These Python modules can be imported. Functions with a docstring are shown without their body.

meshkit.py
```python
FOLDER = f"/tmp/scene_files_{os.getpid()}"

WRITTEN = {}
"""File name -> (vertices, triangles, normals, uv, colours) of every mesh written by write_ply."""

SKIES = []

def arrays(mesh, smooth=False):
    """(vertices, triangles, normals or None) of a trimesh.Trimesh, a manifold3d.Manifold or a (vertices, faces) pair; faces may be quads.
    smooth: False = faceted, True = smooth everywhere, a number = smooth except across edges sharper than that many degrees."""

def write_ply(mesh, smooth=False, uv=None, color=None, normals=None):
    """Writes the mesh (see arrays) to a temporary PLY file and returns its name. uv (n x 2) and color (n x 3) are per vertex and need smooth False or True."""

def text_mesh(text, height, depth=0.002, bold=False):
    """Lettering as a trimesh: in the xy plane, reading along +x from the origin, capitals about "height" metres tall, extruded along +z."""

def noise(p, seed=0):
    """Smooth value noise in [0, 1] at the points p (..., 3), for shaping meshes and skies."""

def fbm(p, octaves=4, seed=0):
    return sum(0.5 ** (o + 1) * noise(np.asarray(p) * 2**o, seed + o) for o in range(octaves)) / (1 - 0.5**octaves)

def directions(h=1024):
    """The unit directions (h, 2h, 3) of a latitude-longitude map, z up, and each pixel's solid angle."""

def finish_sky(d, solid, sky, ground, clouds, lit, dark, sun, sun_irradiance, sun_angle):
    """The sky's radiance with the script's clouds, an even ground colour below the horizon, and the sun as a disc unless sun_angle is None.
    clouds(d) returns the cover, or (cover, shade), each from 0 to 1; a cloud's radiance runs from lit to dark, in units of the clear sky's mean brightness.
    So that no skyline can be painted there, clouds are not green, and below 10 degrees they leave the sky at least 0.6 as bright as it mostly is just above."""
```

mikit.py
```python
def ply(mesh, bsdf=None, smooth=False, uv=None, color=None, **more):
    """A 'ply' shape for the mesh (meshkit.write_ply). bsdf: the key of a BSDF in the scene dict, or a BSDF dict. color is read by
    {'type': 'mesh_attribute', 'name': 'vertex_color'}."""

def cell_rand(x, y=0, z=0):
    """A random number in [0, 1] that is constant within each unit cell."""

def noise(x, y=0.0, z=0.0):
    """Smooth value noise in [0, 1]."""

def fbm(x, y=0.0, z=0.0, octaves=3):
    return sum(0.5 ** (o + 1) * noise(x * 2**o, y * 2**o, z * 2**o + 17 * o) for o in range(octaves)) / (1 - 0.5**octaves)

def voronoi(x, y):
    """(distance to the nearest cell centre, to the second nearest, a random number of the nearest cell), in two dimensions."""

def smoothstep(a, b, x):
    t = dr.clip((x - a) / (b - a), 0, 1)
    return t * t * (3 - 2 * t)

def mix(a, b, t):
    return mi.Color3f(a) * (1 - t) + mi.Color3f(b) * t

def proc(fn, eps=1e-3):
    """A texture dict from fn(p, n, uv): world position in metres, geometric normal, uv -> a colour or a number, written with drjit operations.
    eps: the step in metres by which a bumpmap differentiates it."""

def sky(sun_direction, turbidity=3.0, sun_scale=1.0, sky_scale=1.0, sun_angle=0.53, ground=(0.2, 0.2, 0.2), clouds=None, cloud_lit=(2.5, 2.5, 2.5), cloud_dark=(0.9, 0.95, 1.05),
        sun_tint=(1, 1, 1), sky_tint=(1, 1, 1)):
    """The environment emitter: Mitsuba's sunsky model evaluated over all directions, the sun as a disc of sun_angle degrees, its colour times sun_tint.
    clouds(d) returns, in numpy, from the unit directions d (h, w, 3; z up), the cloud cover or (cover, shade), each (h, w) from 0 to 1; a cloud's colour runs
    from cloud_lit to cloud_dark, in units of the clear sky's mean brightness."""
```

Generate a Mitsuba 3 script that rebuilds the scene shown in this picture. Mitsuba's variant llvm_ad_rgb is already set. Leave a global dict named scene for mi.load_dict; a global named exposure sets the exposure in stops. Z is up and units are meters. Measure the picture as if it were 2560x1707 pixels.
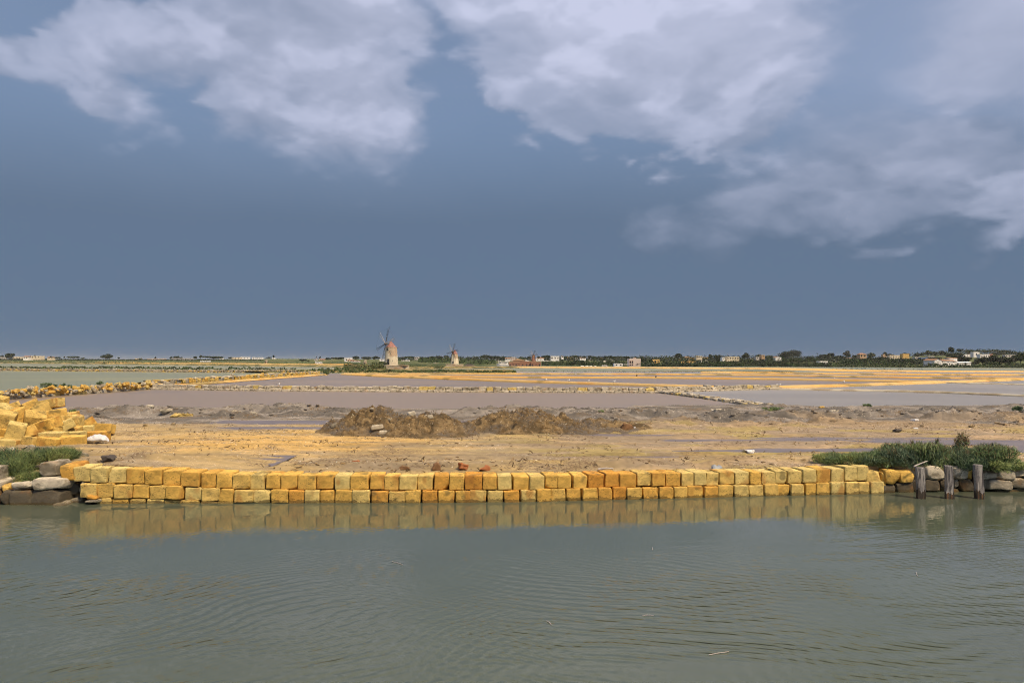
import math, random
import numpy as np, trimesh, manifold3d
import drjit as dr
import mitsuba as mi
import mikit, meshkit
from mikit import noise, fbm, smoothstep, mix, voronoi, cell_rand

T = mi.ScalarTransform4f
rng = np.random.default_rng(7)
random.seed(7)
scene, labels = {}, {}

# ------------------------------------------------------------------ camera, sky, exposure
F, CX, CY = 1971.0, 1280.0, 853.5            # lens measured in pixels of the 2560-wide photograph
EYE = np.array([0.0, 0.0, 2.5])
PITCH, ROLL = math.atan(48.5 / F), math.atan(0.0031)
fwd = np.array([0, math.cos(PITCH), math.sin(PITCH)])
up0 = np.array([-math.sin(ROLL), 0, math.cos(ROLL)])
right = np.cross(fwd, up0); right /= np.linalg.norm(right)
upv = np.cross(right, fwd)
scene['camera'] = {'type': 'perspective', 'fov': math.degrees(2 * math.atan(CX / F)), 'fov_axis': 'x',
                   'to_world': T().look_at(origin=EYE.tolist(), target=(EYE + fwd).tolist(), up=up0.tolist()),
                   'near_clip': 0.1, 'far_clip': 20000.0}
exposure = 2.2

def ray(px, py):
    return fwd + (px - CX) / F * right - (py - CY) / F * upv
def G(px, py, z=0.0):                        # point of the level z seen at that pixel of the photograph (surveying only)
    d = ray(px, py); t = (z - EYE[2]) / d[2]
    return EYE + d * t
def A(px, py, Y):                            # point at distance Y
    d = ray(px, py)
    return EYE + d * (Y / d[1])
def AE(px, py):
    d = ray(px, py); d = d / np.linalg.norm(d)
    return math.degrees(math.atan2(d[0], d[1])), math.degrees(math.asin(d[2]))
V = 2560 / 2352.0

def sdist(az, el, poly):
    """signed distance (degrees, positive inside) to a polygon given in azimuth and elevation"""
    p = np.stack([az, el], -1); best = np.full(az.shape, 1e9); ins = np.zeros(az.shape, bool)
    n = len(poly)
    for i in range(n):
        a, b = np.array(poly[i]), np.array(poly[(i + 1) % n])
        e = b - a
        t = np.clip(((p - a) @ e) / (e @ e), 0, 1)
        best = np.minimum(best, np.linalg.norm(p - a - t[..., None] * e, axis=-1))
        cond = (a[1] > p[..., 1]) != (b[1] > p[..., 1])
        xi = a[0] + (p[..., 1] - a[1]) / (b[1] - a[1] + 1e-12) * e[0]
        ins ^= cond & (p[..., 0] < xi)
    return np.where(ins, best, -best)

def sstep(a, b, x):
    t = np.clip((x - a) / (b - a), 0, 1)
    return t * t * (3 - 2 * t)

CLOUD_A = [(-60, 90), (110, 84), (215, 62), (300, 34), (380, 8), (430, -40), (640, -120), (900, -200), (905, -40), (915, 60), (945, 130), (980, 195), (935, 265), (925, 300), (880, 335),
           (888, 385), (850, 392), (800, 368), (700, 340), (600, 318), (545, 300), (520, 245), (470, 215), (400, 190), (330, 178), (300, 190), (345, 235), (350, 262), (300, 265), (240, 258), (180, 215), (150, 170), (60, 140), (-60, 120)]
CLOUD_B = [(960, -200), (975, 0), (1020, 55), (1065, 100), (1085, 150), (1130, 195), (1200, 235), (1260, 275), (1340, 318), (1420, 340), (1500, 358), (1545, 366), (1600, 345),
           (1680, 345), (1760, 335), (1800, 280), (1850, 230), (1885, 170), (1890, 80), (1850, 20), (1830, -60), (1830, -200)]
CLOUD_C = [(2190, -200), (2150, 20), (2118, 90), (2110, 170), (2130, 235), (2200, 262), (2300, 270), (2600, 270), (2600, -200)]
CLOUD_D = [(1500, 505), (1560, 492), (1620, 500), (1680, 470), (1745, 405), (1790, 360), (1880, 300), (2000, 260), (2110, 270), (2300, 290), (2600, 290), (2600, 545), (2330, 520), (2250, 540), (2150, 548), (2060, 560), (1960, 552),
           (1850, 535), (1700, 540), (1600, 528), (1520, 520)]
CLOUD_E = [(2175, 498), (2230, 470), (2290, 446), (2600, 420), (2600, 535), (2330, 528), (2220, 520)]
def AEP(poly):
    return [AE(x * V, y * V) for x, y in poly]

def clouds(d):
    az, el = np.degrees(np.arctan2(d[..., 0], d[..., 1])), np.degrees(np.arcsin(np.clip(d[..., 2], -1, 1)))
    q = d * np.array([1, 1, 1.7])
    W1 = np.stack([meshkit.fbm(q * 6 + 11 * k, 5, 3 + k) - 0.5 for k in range(3)], -1)
    W2 = np.stack([meshkit.fbm(q * 16 + 5 * k, 5, 13 + k) - 0.5 for k in range(3)], -1)
    n1 = meshkit.fbm(q * 5 + 0.5 * W1, 5, 11)
    n2 = meshkit.fbm(q * 13 + 1.3 * W1 + 0.5 * W2, 6, 21)
    n3 = meshkit.fbm(q * 30 + 2.2 * W1 + 1.5 * W2, 5, 33)
    bill = 1 - np.abs(2 * meshkit.fbm(q * 9 + 1.2 * W1 + 0.6 * W2, 5, 41) - 1)
    a2, e2 = az + 5.5 * W1[..., 0] + 3.0 * W2[..., 0], el + 3.2 * W1[..., 1] + 2.4 * W2[..., 1]
    near = (np.abs(az) < 46) & (el < 36)
    M, S = [], []
    for poly, soft in ((CLOUD_A, 1.6), (CLOUD_B, 1.8), (CLOUD_C, 3.0), (CLOUD_D, 3.2), (CLOUD_E, 2.2)):
        s = np.full(az.shape, -20.0)
        s[near] = sdist(a2[near], e2[near], AEP(poly))
        s = s + 0.8 + 4.6 * (n2 - 0.5) + 2.6 * (n3 - 0.5)
        sl = soft * (0.45 + 1.4 * sstep(0.40, 0.62, n1))
        M.append(0.70 * sstep(-0.5 * sl, 0.8 * sl, s) + 0.30 * sstep(-1.0, 3.2 * soft, s)); S.append(s)
    base = 0.040 + 0.025 * sstep(7, 12, el) + 0.14 * sstep(9, 21, el) + 0.20 * sstep(7, 30, az) * sstep(8, 20, el) - 0.01 * sstep(5, 0, el)
    base = base + 0.10 * (n1 - 0.5) * sstep(5, 16, el)
    det = 0.46 * (n2 - 0.5) + 0.26 * (n3 - 0.5) + 0.34 * (bill - 0.6)
    hi = 0.22 * sstep(0.62, 0.86, bill) * sstep(0.42, 0.6, n2)
    br = base
    br = br + M[0] * (0.37 + hi + 0.95 * det + 0.35 * (n1 - 0.5) + 0.016 * (el - 18) + 0.12 * sstep(-16, -7, az)) * (1 - br)
    br = br + M[1] * (0.39 + hi + 0.95 * det + 0.45 * (n1 - 0.5) + 0.040 * (el - 18) + 0.10 * sstep(-6, 2, az) * sstep(16, 9, az)) * (1 - br)
    br = br + M[2] * (0.32 + 0.9 * det + 0.012 * (el - 20)) * (1 - br)
    br = br + M[3] * (0.20 + 1.2 * det) * (1 - br)
    br = br + M[4] * (0.22 + 0.9 * det) * (1 - br)
    br = np.maximum(br, 0.5 * base)
    # the same broken deck goes on overhead and, higher up, all round; low down the storm bank rings the horizon
    aa = np.abs(az)
    over = np.maximum(sstep(25, 35, el), sstep(45, 75, aa) * sstep(12, 24, el)); over = np.maximum(over, sstep(115, 150, aa))
    deck = 0.26 + 0.80 * sstep(0.40, 0.64, n1) * (0.80 + 0.6 * (n2 - 0.5))
    deck = deck * (0.35 + 0.65 * sstep(5, 30, el))
    br = br * (1 - over) + deck * over
    gap = sstep(9, 18, el) * (1 - np.max(M, 0)) * (1 - over)
    cover = 0.965 - 0.22 * gap - 0.30 * over * sstep(110, 150, aa) * sstep(0.52, 0.40, n1)
    return np.clip(cover, 0, 1), np.clip(1 - br, 0, 1)

SUN = (0.50, -0.60, 0.95)
scene['sky'] = mikit.sky(SUN, turbidity=3.0, sun_scale=0.66, sun_angle=7.0, sky_scale=1.0, clouds=clouds,
                         cloud_lit=(1.42, 1.50, 1.92), cloud_dark=(0.212, 0.340, 0.545), sun_tint=(1.0, 0.95, 0.86), ground=(0.2, 0.18, 0.15))

# ------------------------------------------------------------------ bookkeeping helpers
used = {}
def numbered(k):
    if k not in used:
        used[k] = 0
        return k
    used[k] += 1
    return f'{k}_{used[k]:03d}'
def tag(key, label=None, cat=None, group=None, kind=None):
    d = labels.setdefault(key, {})
    for a, b in (('label', label), ('category', cat), ('group', group), ('kind', kind)):
        if b: d[a] = b
    return key
def thing(name, label, cat, group=None):
    key = numbered(name)
    return tag(key, label, cat, group)
def tonemap(mesh, tone, seed=0.5):
    n = len(mesh.vertices)
    return np.tile([[tone, seed]], (n, 1))
def put(key, mesh, mat, uv=None, smooth=False, to=None):
    d = mikit.ply(mesh, mat, smooth=smooth, uv=uv)
    if to is not None: d['to_world'] = to
    scene[key] = d
    return key
def part(parent, name, mesh, mat, uv=None, smooth=False, label=None, kind=None, to=None):
    key = numbered(parent + '__' + name)
    put(key, mesh, mat, uv, smooth, to)
    if label or kind: tag(key, label, None, None, kind)
    return key
def solo(name, mesh, mat, label, cat, group=None, uv=None, smooth=False, kind=None):
    key = numbered(name)
    put(key, mesh, mat, uv, smooth)
    return tag(key, label, cat, group, kind)
def struct(name, mesh, mat, label, uv=None, smooth=False):
    key = numbered(name)
    put(key, mesh, mat, uv, smooth)
    return tag(key, label, None, None, 'structure')

# ------------------------------------------------------------------ mesh helpers
def cat(ms):
    return trimesh.util.concatenate([trimesh.Trimesh(m.vertices, m.faces, process=False) for m in ms])
def rotm(yaw=0, roll=0, pitch=0):
    """yaw about z, then roll about the y axis (seen from the camera: positive lifts the right end), pitch about x; degrees"""
    y, r, p = map(math.radians, (yaw, roll, pitch))
    Rz = np.array([[math.cos(y), -math.sin(y), 0], [math.sin(y), math.cos(y), 0], [0, 0, 1]])
    Ry = np.array([[math.cos(r), 0, -math.sin(r)], [0, 1, 0], [math.sin(r), 0, math.cos(r)]])
    Rx = np.array([[1, 0, 0], [0, math.cos(p), -math.sin(p)], [0, math.sin(p), math.cos(p)]])
    return Ry @ Rx @ Rz
_grid = {}
def cube_grid(co):
    key = tuple(co)
    if key in _grid: return _grid[key]
    vs, fs, n = [], [], len(co)
    for ax in range(3):
        for s in (-1, 1):
            o = len(vs)
            for i in range(n):
                for j in range(n):
                    p = [0, 0, 0]; p[ax] = s; p[(ax + 1) % 3] = co[i]; p[(ax + 2) % 3] = co[j]
                    vs.append(p)
            for i in range(n - 1):
                for j in range(n - 1):
                    a, b, c, d_ = o + i * n + j, o + (i + 1) * n + j, o + (i + 1) * n + j + 1, o + i * n + j + 1
                    fs += [[a, b, c], [a, c, d_]] if s > 0 else [[a, c, b], [a, d_, c]]
    m = trimesh.Trimesh(np.array(vs, float), np.array(fs), process=False); m.merge_vertices()
    _grid[key] = (np.array(m.vertices), np.array(m.faces))
    return _grid[key]
FINE = (-1, -0.86, -0.45, 0, 0.45, 0.86, 1)
MID = (-1, -0.8, 0, 0.8, 1)
COARSE = (-1, -0.7, 0.7, 1)
LOW = (-1, 0, 1)
def rock(size, r=0.03, amp=0.01, seed=0, co=FINE, freq=6.0, taper=0.0, chips=0):
    """a squared stone: rounded box with worn edges, broken corners and an uneven face"""
    v0, f = cube_grid(co)
    h = np.array(size, float) / 2
    p = v0 * h
    r = min(r, 0.95 * h.min())
    q = np.clip(p, -(h - r), h - r); d = p - q
    d /= np.linalg.norm(d, axis=1, keepdims=True) + 1e-12
    p = q + r * d
    g = np.random.default_rng(seed)
    p = p * (1 + taper * (g.random(3) - 0.5)[None] * (p[:, [2, 0, 1]] / h[[2, 0, 1]]))
    for _ in range(chips):                                   # a broken corner
        n = g.choice([-1, 1], 3) * (0.5 + g.random(3)); n /= np.linalg.norm(n)
        lim = np.abs(n * h).sum() * (0.70 + 0.16 * g.random())
        over = np.maximum(p @ n - lim, 0)
        p = p - over[:, None] * n
    off = g.random(3) * 50
    p = p + amp * 2 * (np.stack([meshkit.fbm(p * freq + off + 9 * k, 3, k) for k in range(3)], -1) - 0.5)
    return trimesh.Trimesh(p, f, process=False)
def placed(m, loc, R=None, scale=None):
    v = np.array(m.vertices)
    if scale is not None: v = v * np.asarray(scale)
    if R is not None: v = v @ R.T
    return trimesh.Trimesh(v + np.asarray(loc), m.faces, process=False)
def box(x0, x1, y0, y1, z0, z1):
    m = trimesh.creation.box(extents=(x1 - x0, y1 - y0, z1 - z0)); m.apply_translation(((x0 + x1) / 2, (y0 + y1) / 2, (z0 + z1) / 2))
    return m
def tube(points, radii, sides=6, cap=True):
    p = np.asarray(points, float); radii = np.broadcast_to(radii, (len(p),))
    t = np.gradient(p, axis=0); t /= np.linalg.norm(t, axis=1, keepdims=True) + 1e-12
    ref = np.where(np.abs(t[:, 2:]) < 0.9, [0, 0, 1.0], [1.0, 0, 0])
    a = np.cross(t, ref); a /= np.linalg.norm(a, axis=1, keepdims=True) + 1e-12
    b = np.cross(t, a); ang = np.arange(sides) * 2 * np.pi / sides
    v = (p[:, None] + radii[:, None, None] * (np.cos(ang)[None, :, None] * a[:, None] + np.sin(ang)[None, :, None] * b[:, None])).reshape(-1, 3)
    fs = []
    for i in range(len(p) - 1):
        for j in range(sides):
            q = [i * sides + j, i * sides + (j + 1) % sides, (i + 1) * sides + (j + 1) % sides, (i + 1) * sides + j]
            fs += [[q[0], q[1], q[2]], [q[0], q[2], q[3]]]
    if cap:
        n = len(v); v = np.vstack([v, p[:1], p[-1:]])
        for j in range(sides):
            fs.append([n, (j + 1) % sides, j]); o = (len(p) - 1) * sides
            fs.append([n + 1, o + j, o + (j + 1) % sides])
    return trimesh.Trimesh(v, np.array(fs), process=False)
def stems(base, tip, rad, tone, seed, bend=0.25, g=rng):
    """many thin curved tapering stems as one mesh, each a 3-sided spike of two segments; returns mesh, uv"""
    n = len(base); ax = tip - base; L = np.linalg.norm(ax, axis=1, keepdims=True) + 1e-9; t = ax / L
    a = np.cross(t, np.where(np.abs(t[:, 2:]) < 0.9, [0, 0, 1.0], [1.0, 0, 0])); a /= np.linalg.norm(a, axis=1, keepdims=True) + 1e-9
    b = np.cross(t, a)
    mid = (base + tip) / 2 + bend * L * (a * g.normal(size=(n, 1)) + b * g.normal(size=(n, 1))) * 0.5
    ang = np.arange(3) * 2 * np.pi / 3
    ring = lambda c, r: c[:, None] + r[:, None, None] * (np.cos(ang)[None, :, None] * a[:, None] + np.sin(ang)[None, :, None] * b[:, None])
    rad = np.broadcast_to(rad, (n,))
    v = np.concatenate([ring(base, rad), ring(mid, rad * 0.9), tip[:, None]], 1)      # n,7,3
    f0 = []
    for j in range(3):
        k = (j + 1) % 3
        f0 += [[j, k, 3 + k], [j, 3 + k, 3 + j], [3 + j, 3 + k, 6]]
    f = (np.array(f0)[None] + 7 * np.arange(n)[:, None, None]).reshape(-1, 3)
    uv = np.repeat(np.stack([np.broadcast_to(tone, (n,)), np.broadcast_to(seed, (n,))], -1), 7, axis=0)
    return trimesh.Trimesh(v.reshape(-1, 3), f, process=False), uv
def leaves(centers, size, tone, g=rng, flat=0.0):
    """one pointed leaf-sized quad (two triangles) per centre, freely turned; returns mesh, uv"""
    n = len(centers); d = g.normal(size=(n, 3)); d[:, 2] *= (1 - flat); d /= np.linalg.norm(d, axis=1, keepdims=True)
    e = np.cross(d, g.normal(size=(n, 3))); e /= np.linalg.norm(e, axis=1, keepdims=True) + 1e-9
    s = np.broadcast_to(size, (n,))[:, None] * (0.6 + 0.8 * g.random((n, 1)))
    v = np.stack([centers - d * s, centers + e * s * 0.5, centers + d * s, centers - e * s * 0.5], 1).reshape(-1, 3)
    f = (np.array([[0, 1, 2], [0, 2, 3]])[None] + 4 * np.arange(n)[:, None, None]).reshape(-1, 3)
    uv = np.repeat(np.stack([np.broadcast_to(tone, (n,)), g.random(n)], -1), 4, axis=0)
    return trimesh.Trimesh(v, f, process=False), uv
def sheet(xs, ys, zfn):
    X, Y = np.meshgrid(xs, ys); Z = zfn(X, Y)
    n, m = X.shape
    i, j = np.meshgrid(np.arange(n - 1), np.arange(m - 1), indexing='ij')
    a = i * m + j
    f = np.stack([np.stack([a, a + 1, a + m + 1], -1), np.stack([a, a + m + 1, a + m], -1)], 2).reshape(-1, 3)
    return trimesh.Trimesh(np.stack([X, Y, Z], -1).reshape(-1, 3), f, process=False)
def polysheet(pts, z):
    from shapely.geometry import Polygon
    v, f = trimesh.creation.triangulate_polygon(Polygon([(p[0], p[1]) for p in pts]), engine='earcut')
    v = np.hstack([v, np.full((len(v), 1), z)])
    m = trimesh.Trimesh(v, f, process=False)
    if m.face_normals[:, 2].mean() < 0: m.invert()
    return m
# ------------------------------------------------------------------ materials
def C(*c): return mi.Color3f(*c)
def principled(fn, rough=0.9, spec=0.3, bump=None, bscale=1.0, two=False, eps=2e-3, **kw):
    b = {'type': 'principled', 'base_color': mikit.proc(fn) if callable(fn) else {'type': 'rgb', 'value': list(fn)},
         'roughness': mikit.proc(rough) if callable(rough) else rough, 'specular': spec, **kw}
    if bump: b = {'type': 'bumpmap', 'nested_texture': mikit.proc(bump, eps=eps), 'scale': bscale, 'bsdf': b}
    return {'type': 'twosided', 'bsdf': b} if two else b

def tufa(p, n, uv):                          # uv.x: 0 pale khaki, 0.5 ochre, 1 deep orange; from 2 up: old grey stone (2 pale, 3 dark with algae); uv.y: the stone's own number
    s = uv.y * 37.0
    a = fbm(p.x * 9 + s, p.y * 9, p.z * 9, 3); b = fbm(p.x * 38 + s, p.y * 38, p.z * 38, 2); c = noise(p.x * 3.1 + s, p.y * 3.1 + 4, p.z * 3.1)
    t = uv.x
    fresh = mix(mix((0.555, 0.44, 0.17), (0.58, 0.365, 0.088), smoothstep(0.0, 0.5, t)), (0.51, 0.25, 0.048), smoothstep(0.5, 1.0, t))
    old = mix((0.50, 0.45, 0.35), (0.055, 0.046, 0.032), smoothstep(2.0, 3.0, t))
    col = mix(fresh, old, dr.select(t > 1.5, 1.0, 0.0))
    col = col * (0.52 + 0.80 * a) * (0.80 + 0.40 * b)
    blot = smoothstep(0.52, 0.66, fbm(p.x * 5 + s + 3, p.y * 5, p.z * 7, 4)) * dr.select(t > 1.5, 1.0, 0.0)
    col = mix(col, C(0.105, 0.090, 0.062), blot * 0.72)
    rust = smoothstep(0.60, 0.74, fbm(p.x * 4 + s, p.y * 4, p.z * 2.2 + s, 3)) * dr.select(t > 1.5, 0.35, 0.75)
    col = mix(col, C(0.34, 0.15, 0.035), rust * 0.85)
    lichen = smoothstep(0.62, 0.76, fbm(p.x * 6 + s + 11, p.y * 6, p.z * 6, 3))
    col = mix(col, C(0.115, 0.095, 0.045), lichen * 0.62)
    wet = dr.select(p.z + 0.12 * (fbm(p.x * 7 + s, p.y * 7, p.z * 7, 3) - 0.5) + 0.05 * (b - 0.5) < 0.045, 1.0, 0.0) * dr.select(p.y < 18, 1.0, 0.0)
    col = mix(col, C(0.085, 0.062, 0.026), wet * 0.66)
    pits = smoothstep(0.70, 0.80, noise(p.x * 55 + s, p.y * 55, p.z * 55)) * smoothstep(0.4, 0.6, c)
    col = mix(col, C(0.09, 0.06, 0.025), pits * 0.6)
    return col
def tufa_bump(p, n, uv):
    return 0.010 * fbm(p.x * 22, p.y * 22, p.z * 22, 3) + 0.006 * noise(p.x * 60, p.y * 60, p.z * 60)
scene['mat_tufa'] = principled(tufa, 0.95, 0.15, tufa_bump, 1.0, eps=6e-3)

def ground_col(p, n, uv):                    # terrace earth: tan sand, orange tufa dust, grey pan mud, algae film, shell and plant crumbs
    x, y = p.x, p.y
    a = fbm(x * 0.9, y * 0.9, 0, 3); b = fbm(x * 3.1 + 5, y * 6.0, 0, 3); c = noise(x * 14, y * 14); d = noise(x * 37, y * 37)
    w = fbm(x * 0.35 + 9, y * 0.5, 3, 3)
    col = mix(C(0.355, 0.258, 0.115), C(0.375, 0.278, 0.140), smoothstep(0.35, 0.65, a))
    pink = smoothstep(-4, 7, x) * smoothstep(0.35, 0.6, w + 0.1)
    col = mix(col, C(0.345, 0.255, 0.165), pink * 0.8)
    ox, oy = (x + 5.6) / 4.2, (y - 20.0) / 3.4
    orange = smoothstep(1.15, 0.35, dr.sqrt(ox * ox + oy * oy) + 0.9 * (fbm(x * 0.8 + 3, y * 1.7, 1, 3) - 0.5))
    col = mix(col, C(0.50, 0.315, 0.095), orange * 0.75)
    band = 0.62 * smoothstep(0.5, 0.62, fbm(x * 0.33, y * 2.4 + 8, 5, 3))           # wheel-pressed damp streaks along the bank
    col = mix(col, C(0.215, 0.165, 0.10), band * smoothstep(0.3, 0.7, b + 0.1))
    grey = smoothstep(0.47, 0.63, fbm(x * 0.38 + 31, y * 0.95 + 2, 8, 4)) * smoothstep(0.9, 0.1, orange)
    col = mix(col, C(0.215, 0.175, 0.128), grey * 0.55)
    film = smoothstep(0.53, 0.66, fbm(x * 0.45 + 21, y * 1.1, 2, 3)) * smoothstep(-3, 2, x) * smoothstep(26.5, 24, y)
    col = mix(col, C(0.30, 0.235, 0.085), film * 0.75)
    edge = y + 2.6 * (fbm(x * 0.3, y * 0.3, 7, 3) - 0.5) + 0.12 * dr.maximum(x - 2, 0) * 0.5
    mud = smoothstep(24.6, 26.6, edge)
    mudc = mix(C(0.125, 0.112, 0.095), C(0.235, 0.21, 0.18), smoothstep(0.40, 0.66, fbm(x * 0.9, y * 1.6, 4, 4)))
    mudc = mix(mudc, C(0.27, 0.20, 0.12), smoothstep(2, 8, x) * smoothstep(0.45, 0.6, w) * smoothstep(31, 28, y))
    col = mix(col, mudc, mud)
    col = col * (0.72 + 0.42 * b) * (0.86 + 0.28 * c)
    lit = smoothstep(0.52, 0.68, fbm(x * 1.4 + 2, y * 2.2, 6, 4))
    col = mix(col, C(0.15, 0.105, 0.06), lit * smoothstep(0.5, 0.62, d) * 0.9)
    col = mix(col, C(0.66, 0.60, 0.50), smoothstep(0.84, 0.90, noise(x * 31 + 7, y * 31)) * smoothstep(0.45, 0.62, a) * 0.5)
    return col
def ground_bump(p, n, uv):
    return 0.018 * fbm(p.x * 9, p.y * 9, 0, 4) + 0.006 * noise(p.x * 42, p.y * 42) + 0.03 * smoothstep(25, 27, p.y) * fbm(p.x * 3.2, p.y * 4.4, 2, 4)
scene['mat_ground'] = principled(ground_col, 0.85, 0.25, ground_bump, 1.0, eps=8e-3)

def mound_col(p, n, uv):
    a = fbm(p.x * 5, p.y * 5, p.z * 5, 3); b = fbm(p.x * 17, p.y * 17, p.z * 17, 3); c = noise(p.x * 40, p.y * 40, p.z * 40)
    col = mix(C(0.100, 0.074, 0.042), C(0.225, 0.160, 0.082), smoothstep(0.36, 0.64, a))
    col = mix(col, C(0.125, 0.105, 0.082), smoothstep(0.48, 0.64, fbm(p.x * 1.1 + 7, p.y * 1.1, p.z * 2 + 3, 3)))
    col = mix(col, C(0.10, 0.065, 0.03), smoothstep(0.55, 0.70, b))
    return mix(col, C(0.58, 0.50, 0.38), smoothstep(0.86, 0.93, c)) * (0.75 + 0.5 * b)
scene['mat_mound'] = principled(mound_col, 0.95, 0.1, lambda p, n, uv: 0.03 * fbm(p.x * 16, p.y * 16, p.z * 16, 3), 1.0, eps=8e-3)
def straw_col(p, n, uv):
    col = mix(mix((0.085, 0.055, 0.028), (0.30, 0.20, 0.09), smoothstep(0, 0.5, uv.x)), (0.62, 0.56, 0.44), smoothstep(0.5, 1, uv.x))
    return col * (0.8 + 0.4 * uv.y)
scene['mat_straw'] = principled(straw_col, 0.9, 0.2, two=True)

def waves(p, amp):
    """short crossing wind ripples over the whole canal: crests run up to the right on the left side, down to the right on the right side"""
    x = p.x + 0.42 * noise(p.x * 0.7, p.y * 0.7) + 0.12 * noise(p.x * 2.3 + 4, p.y * 2.3)
    y = p.y + 0.42 * noise(p.x * 0.6 + 9, p.y * 0.6) + 0.12 * noise(p.x * 2.1 + 14, p.y * 2.1)
    s = smoothstep(-3.0, 2.5, p.x + 1.6 * (noise(p.x * 0.35, p.y * 0.35) - 0.5))
    h = 0.0
    for side, waves_ in ((0, ((140, 0.155, 0.9), (131, 0.112, 0.95), (152, 0.085, 0.9), (118, 0.066, 0.7))), (1, ((64, 0.15, 0.9), (72, 0.11, 0.95), (80, 0.082, 0.9), (52, 0.066, 0.7)))):
        w = s if side else 1 - s
        for ang, lam, k in waves_:
            c_, s_ = math.cos(math.radians(ang)), math.sin(math.radians(ang))
            m = 0.35 + 1.3 * smoothstep(0.38, 0.70, fbm(x * 1.1 + lam * 40, y * 1.1 + ang, 0, 2))
            h = h + (0.22 + 0.78 * w) * k * lam * m * dr.sin((x * c_ + y * s_) * (2 * math.pi / lam) + 5.0 * noise(x * 1.3 + ang, y * 1.3))
    return amp * h
def canal_h(p, n, uv):
    calm = 0.13 + 0.87 * smoothstep(11.6, 7.0, p.y + 1.6 * (noise(p.x * 0.4, p.y * 0.4) - 0.5) - 0.5 * dr.maximum(dr.abs(p.x) - 5.5, 0))
    return waves(p, 0.0098) * calm + 0.0006 * noise(p.x * 16, p.y * 16)
def water(body, h, alpha=0.0, eps=8e-3, scale=1.0):
    if alpha: b = {'type': 'roughplastic', 'int_ior': 1.33, 'alpha': alpha, 'diffuse_reflectance': body, 'nonlinear': True}
    else: b = {'type': 'plastic', 'int_ior': 1.33, 'diffuse_reflectance': body, 'nonlinear': True}
    return {'type': 'bumpmap', 'nested_texture': mikit.proc(h, eps=eps), 'scale': scale, 'bsdf': b}
def canal_body(p, n, uv):
    return C(0.150, 0.178, 0.130) * (0.86 + 0.28 * fbm(p.x * 0.35, p.y * 0.35, 2, 3))
scene['mat_canal'] = water(mikit.proc(canal_body), canal_h)
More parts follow.
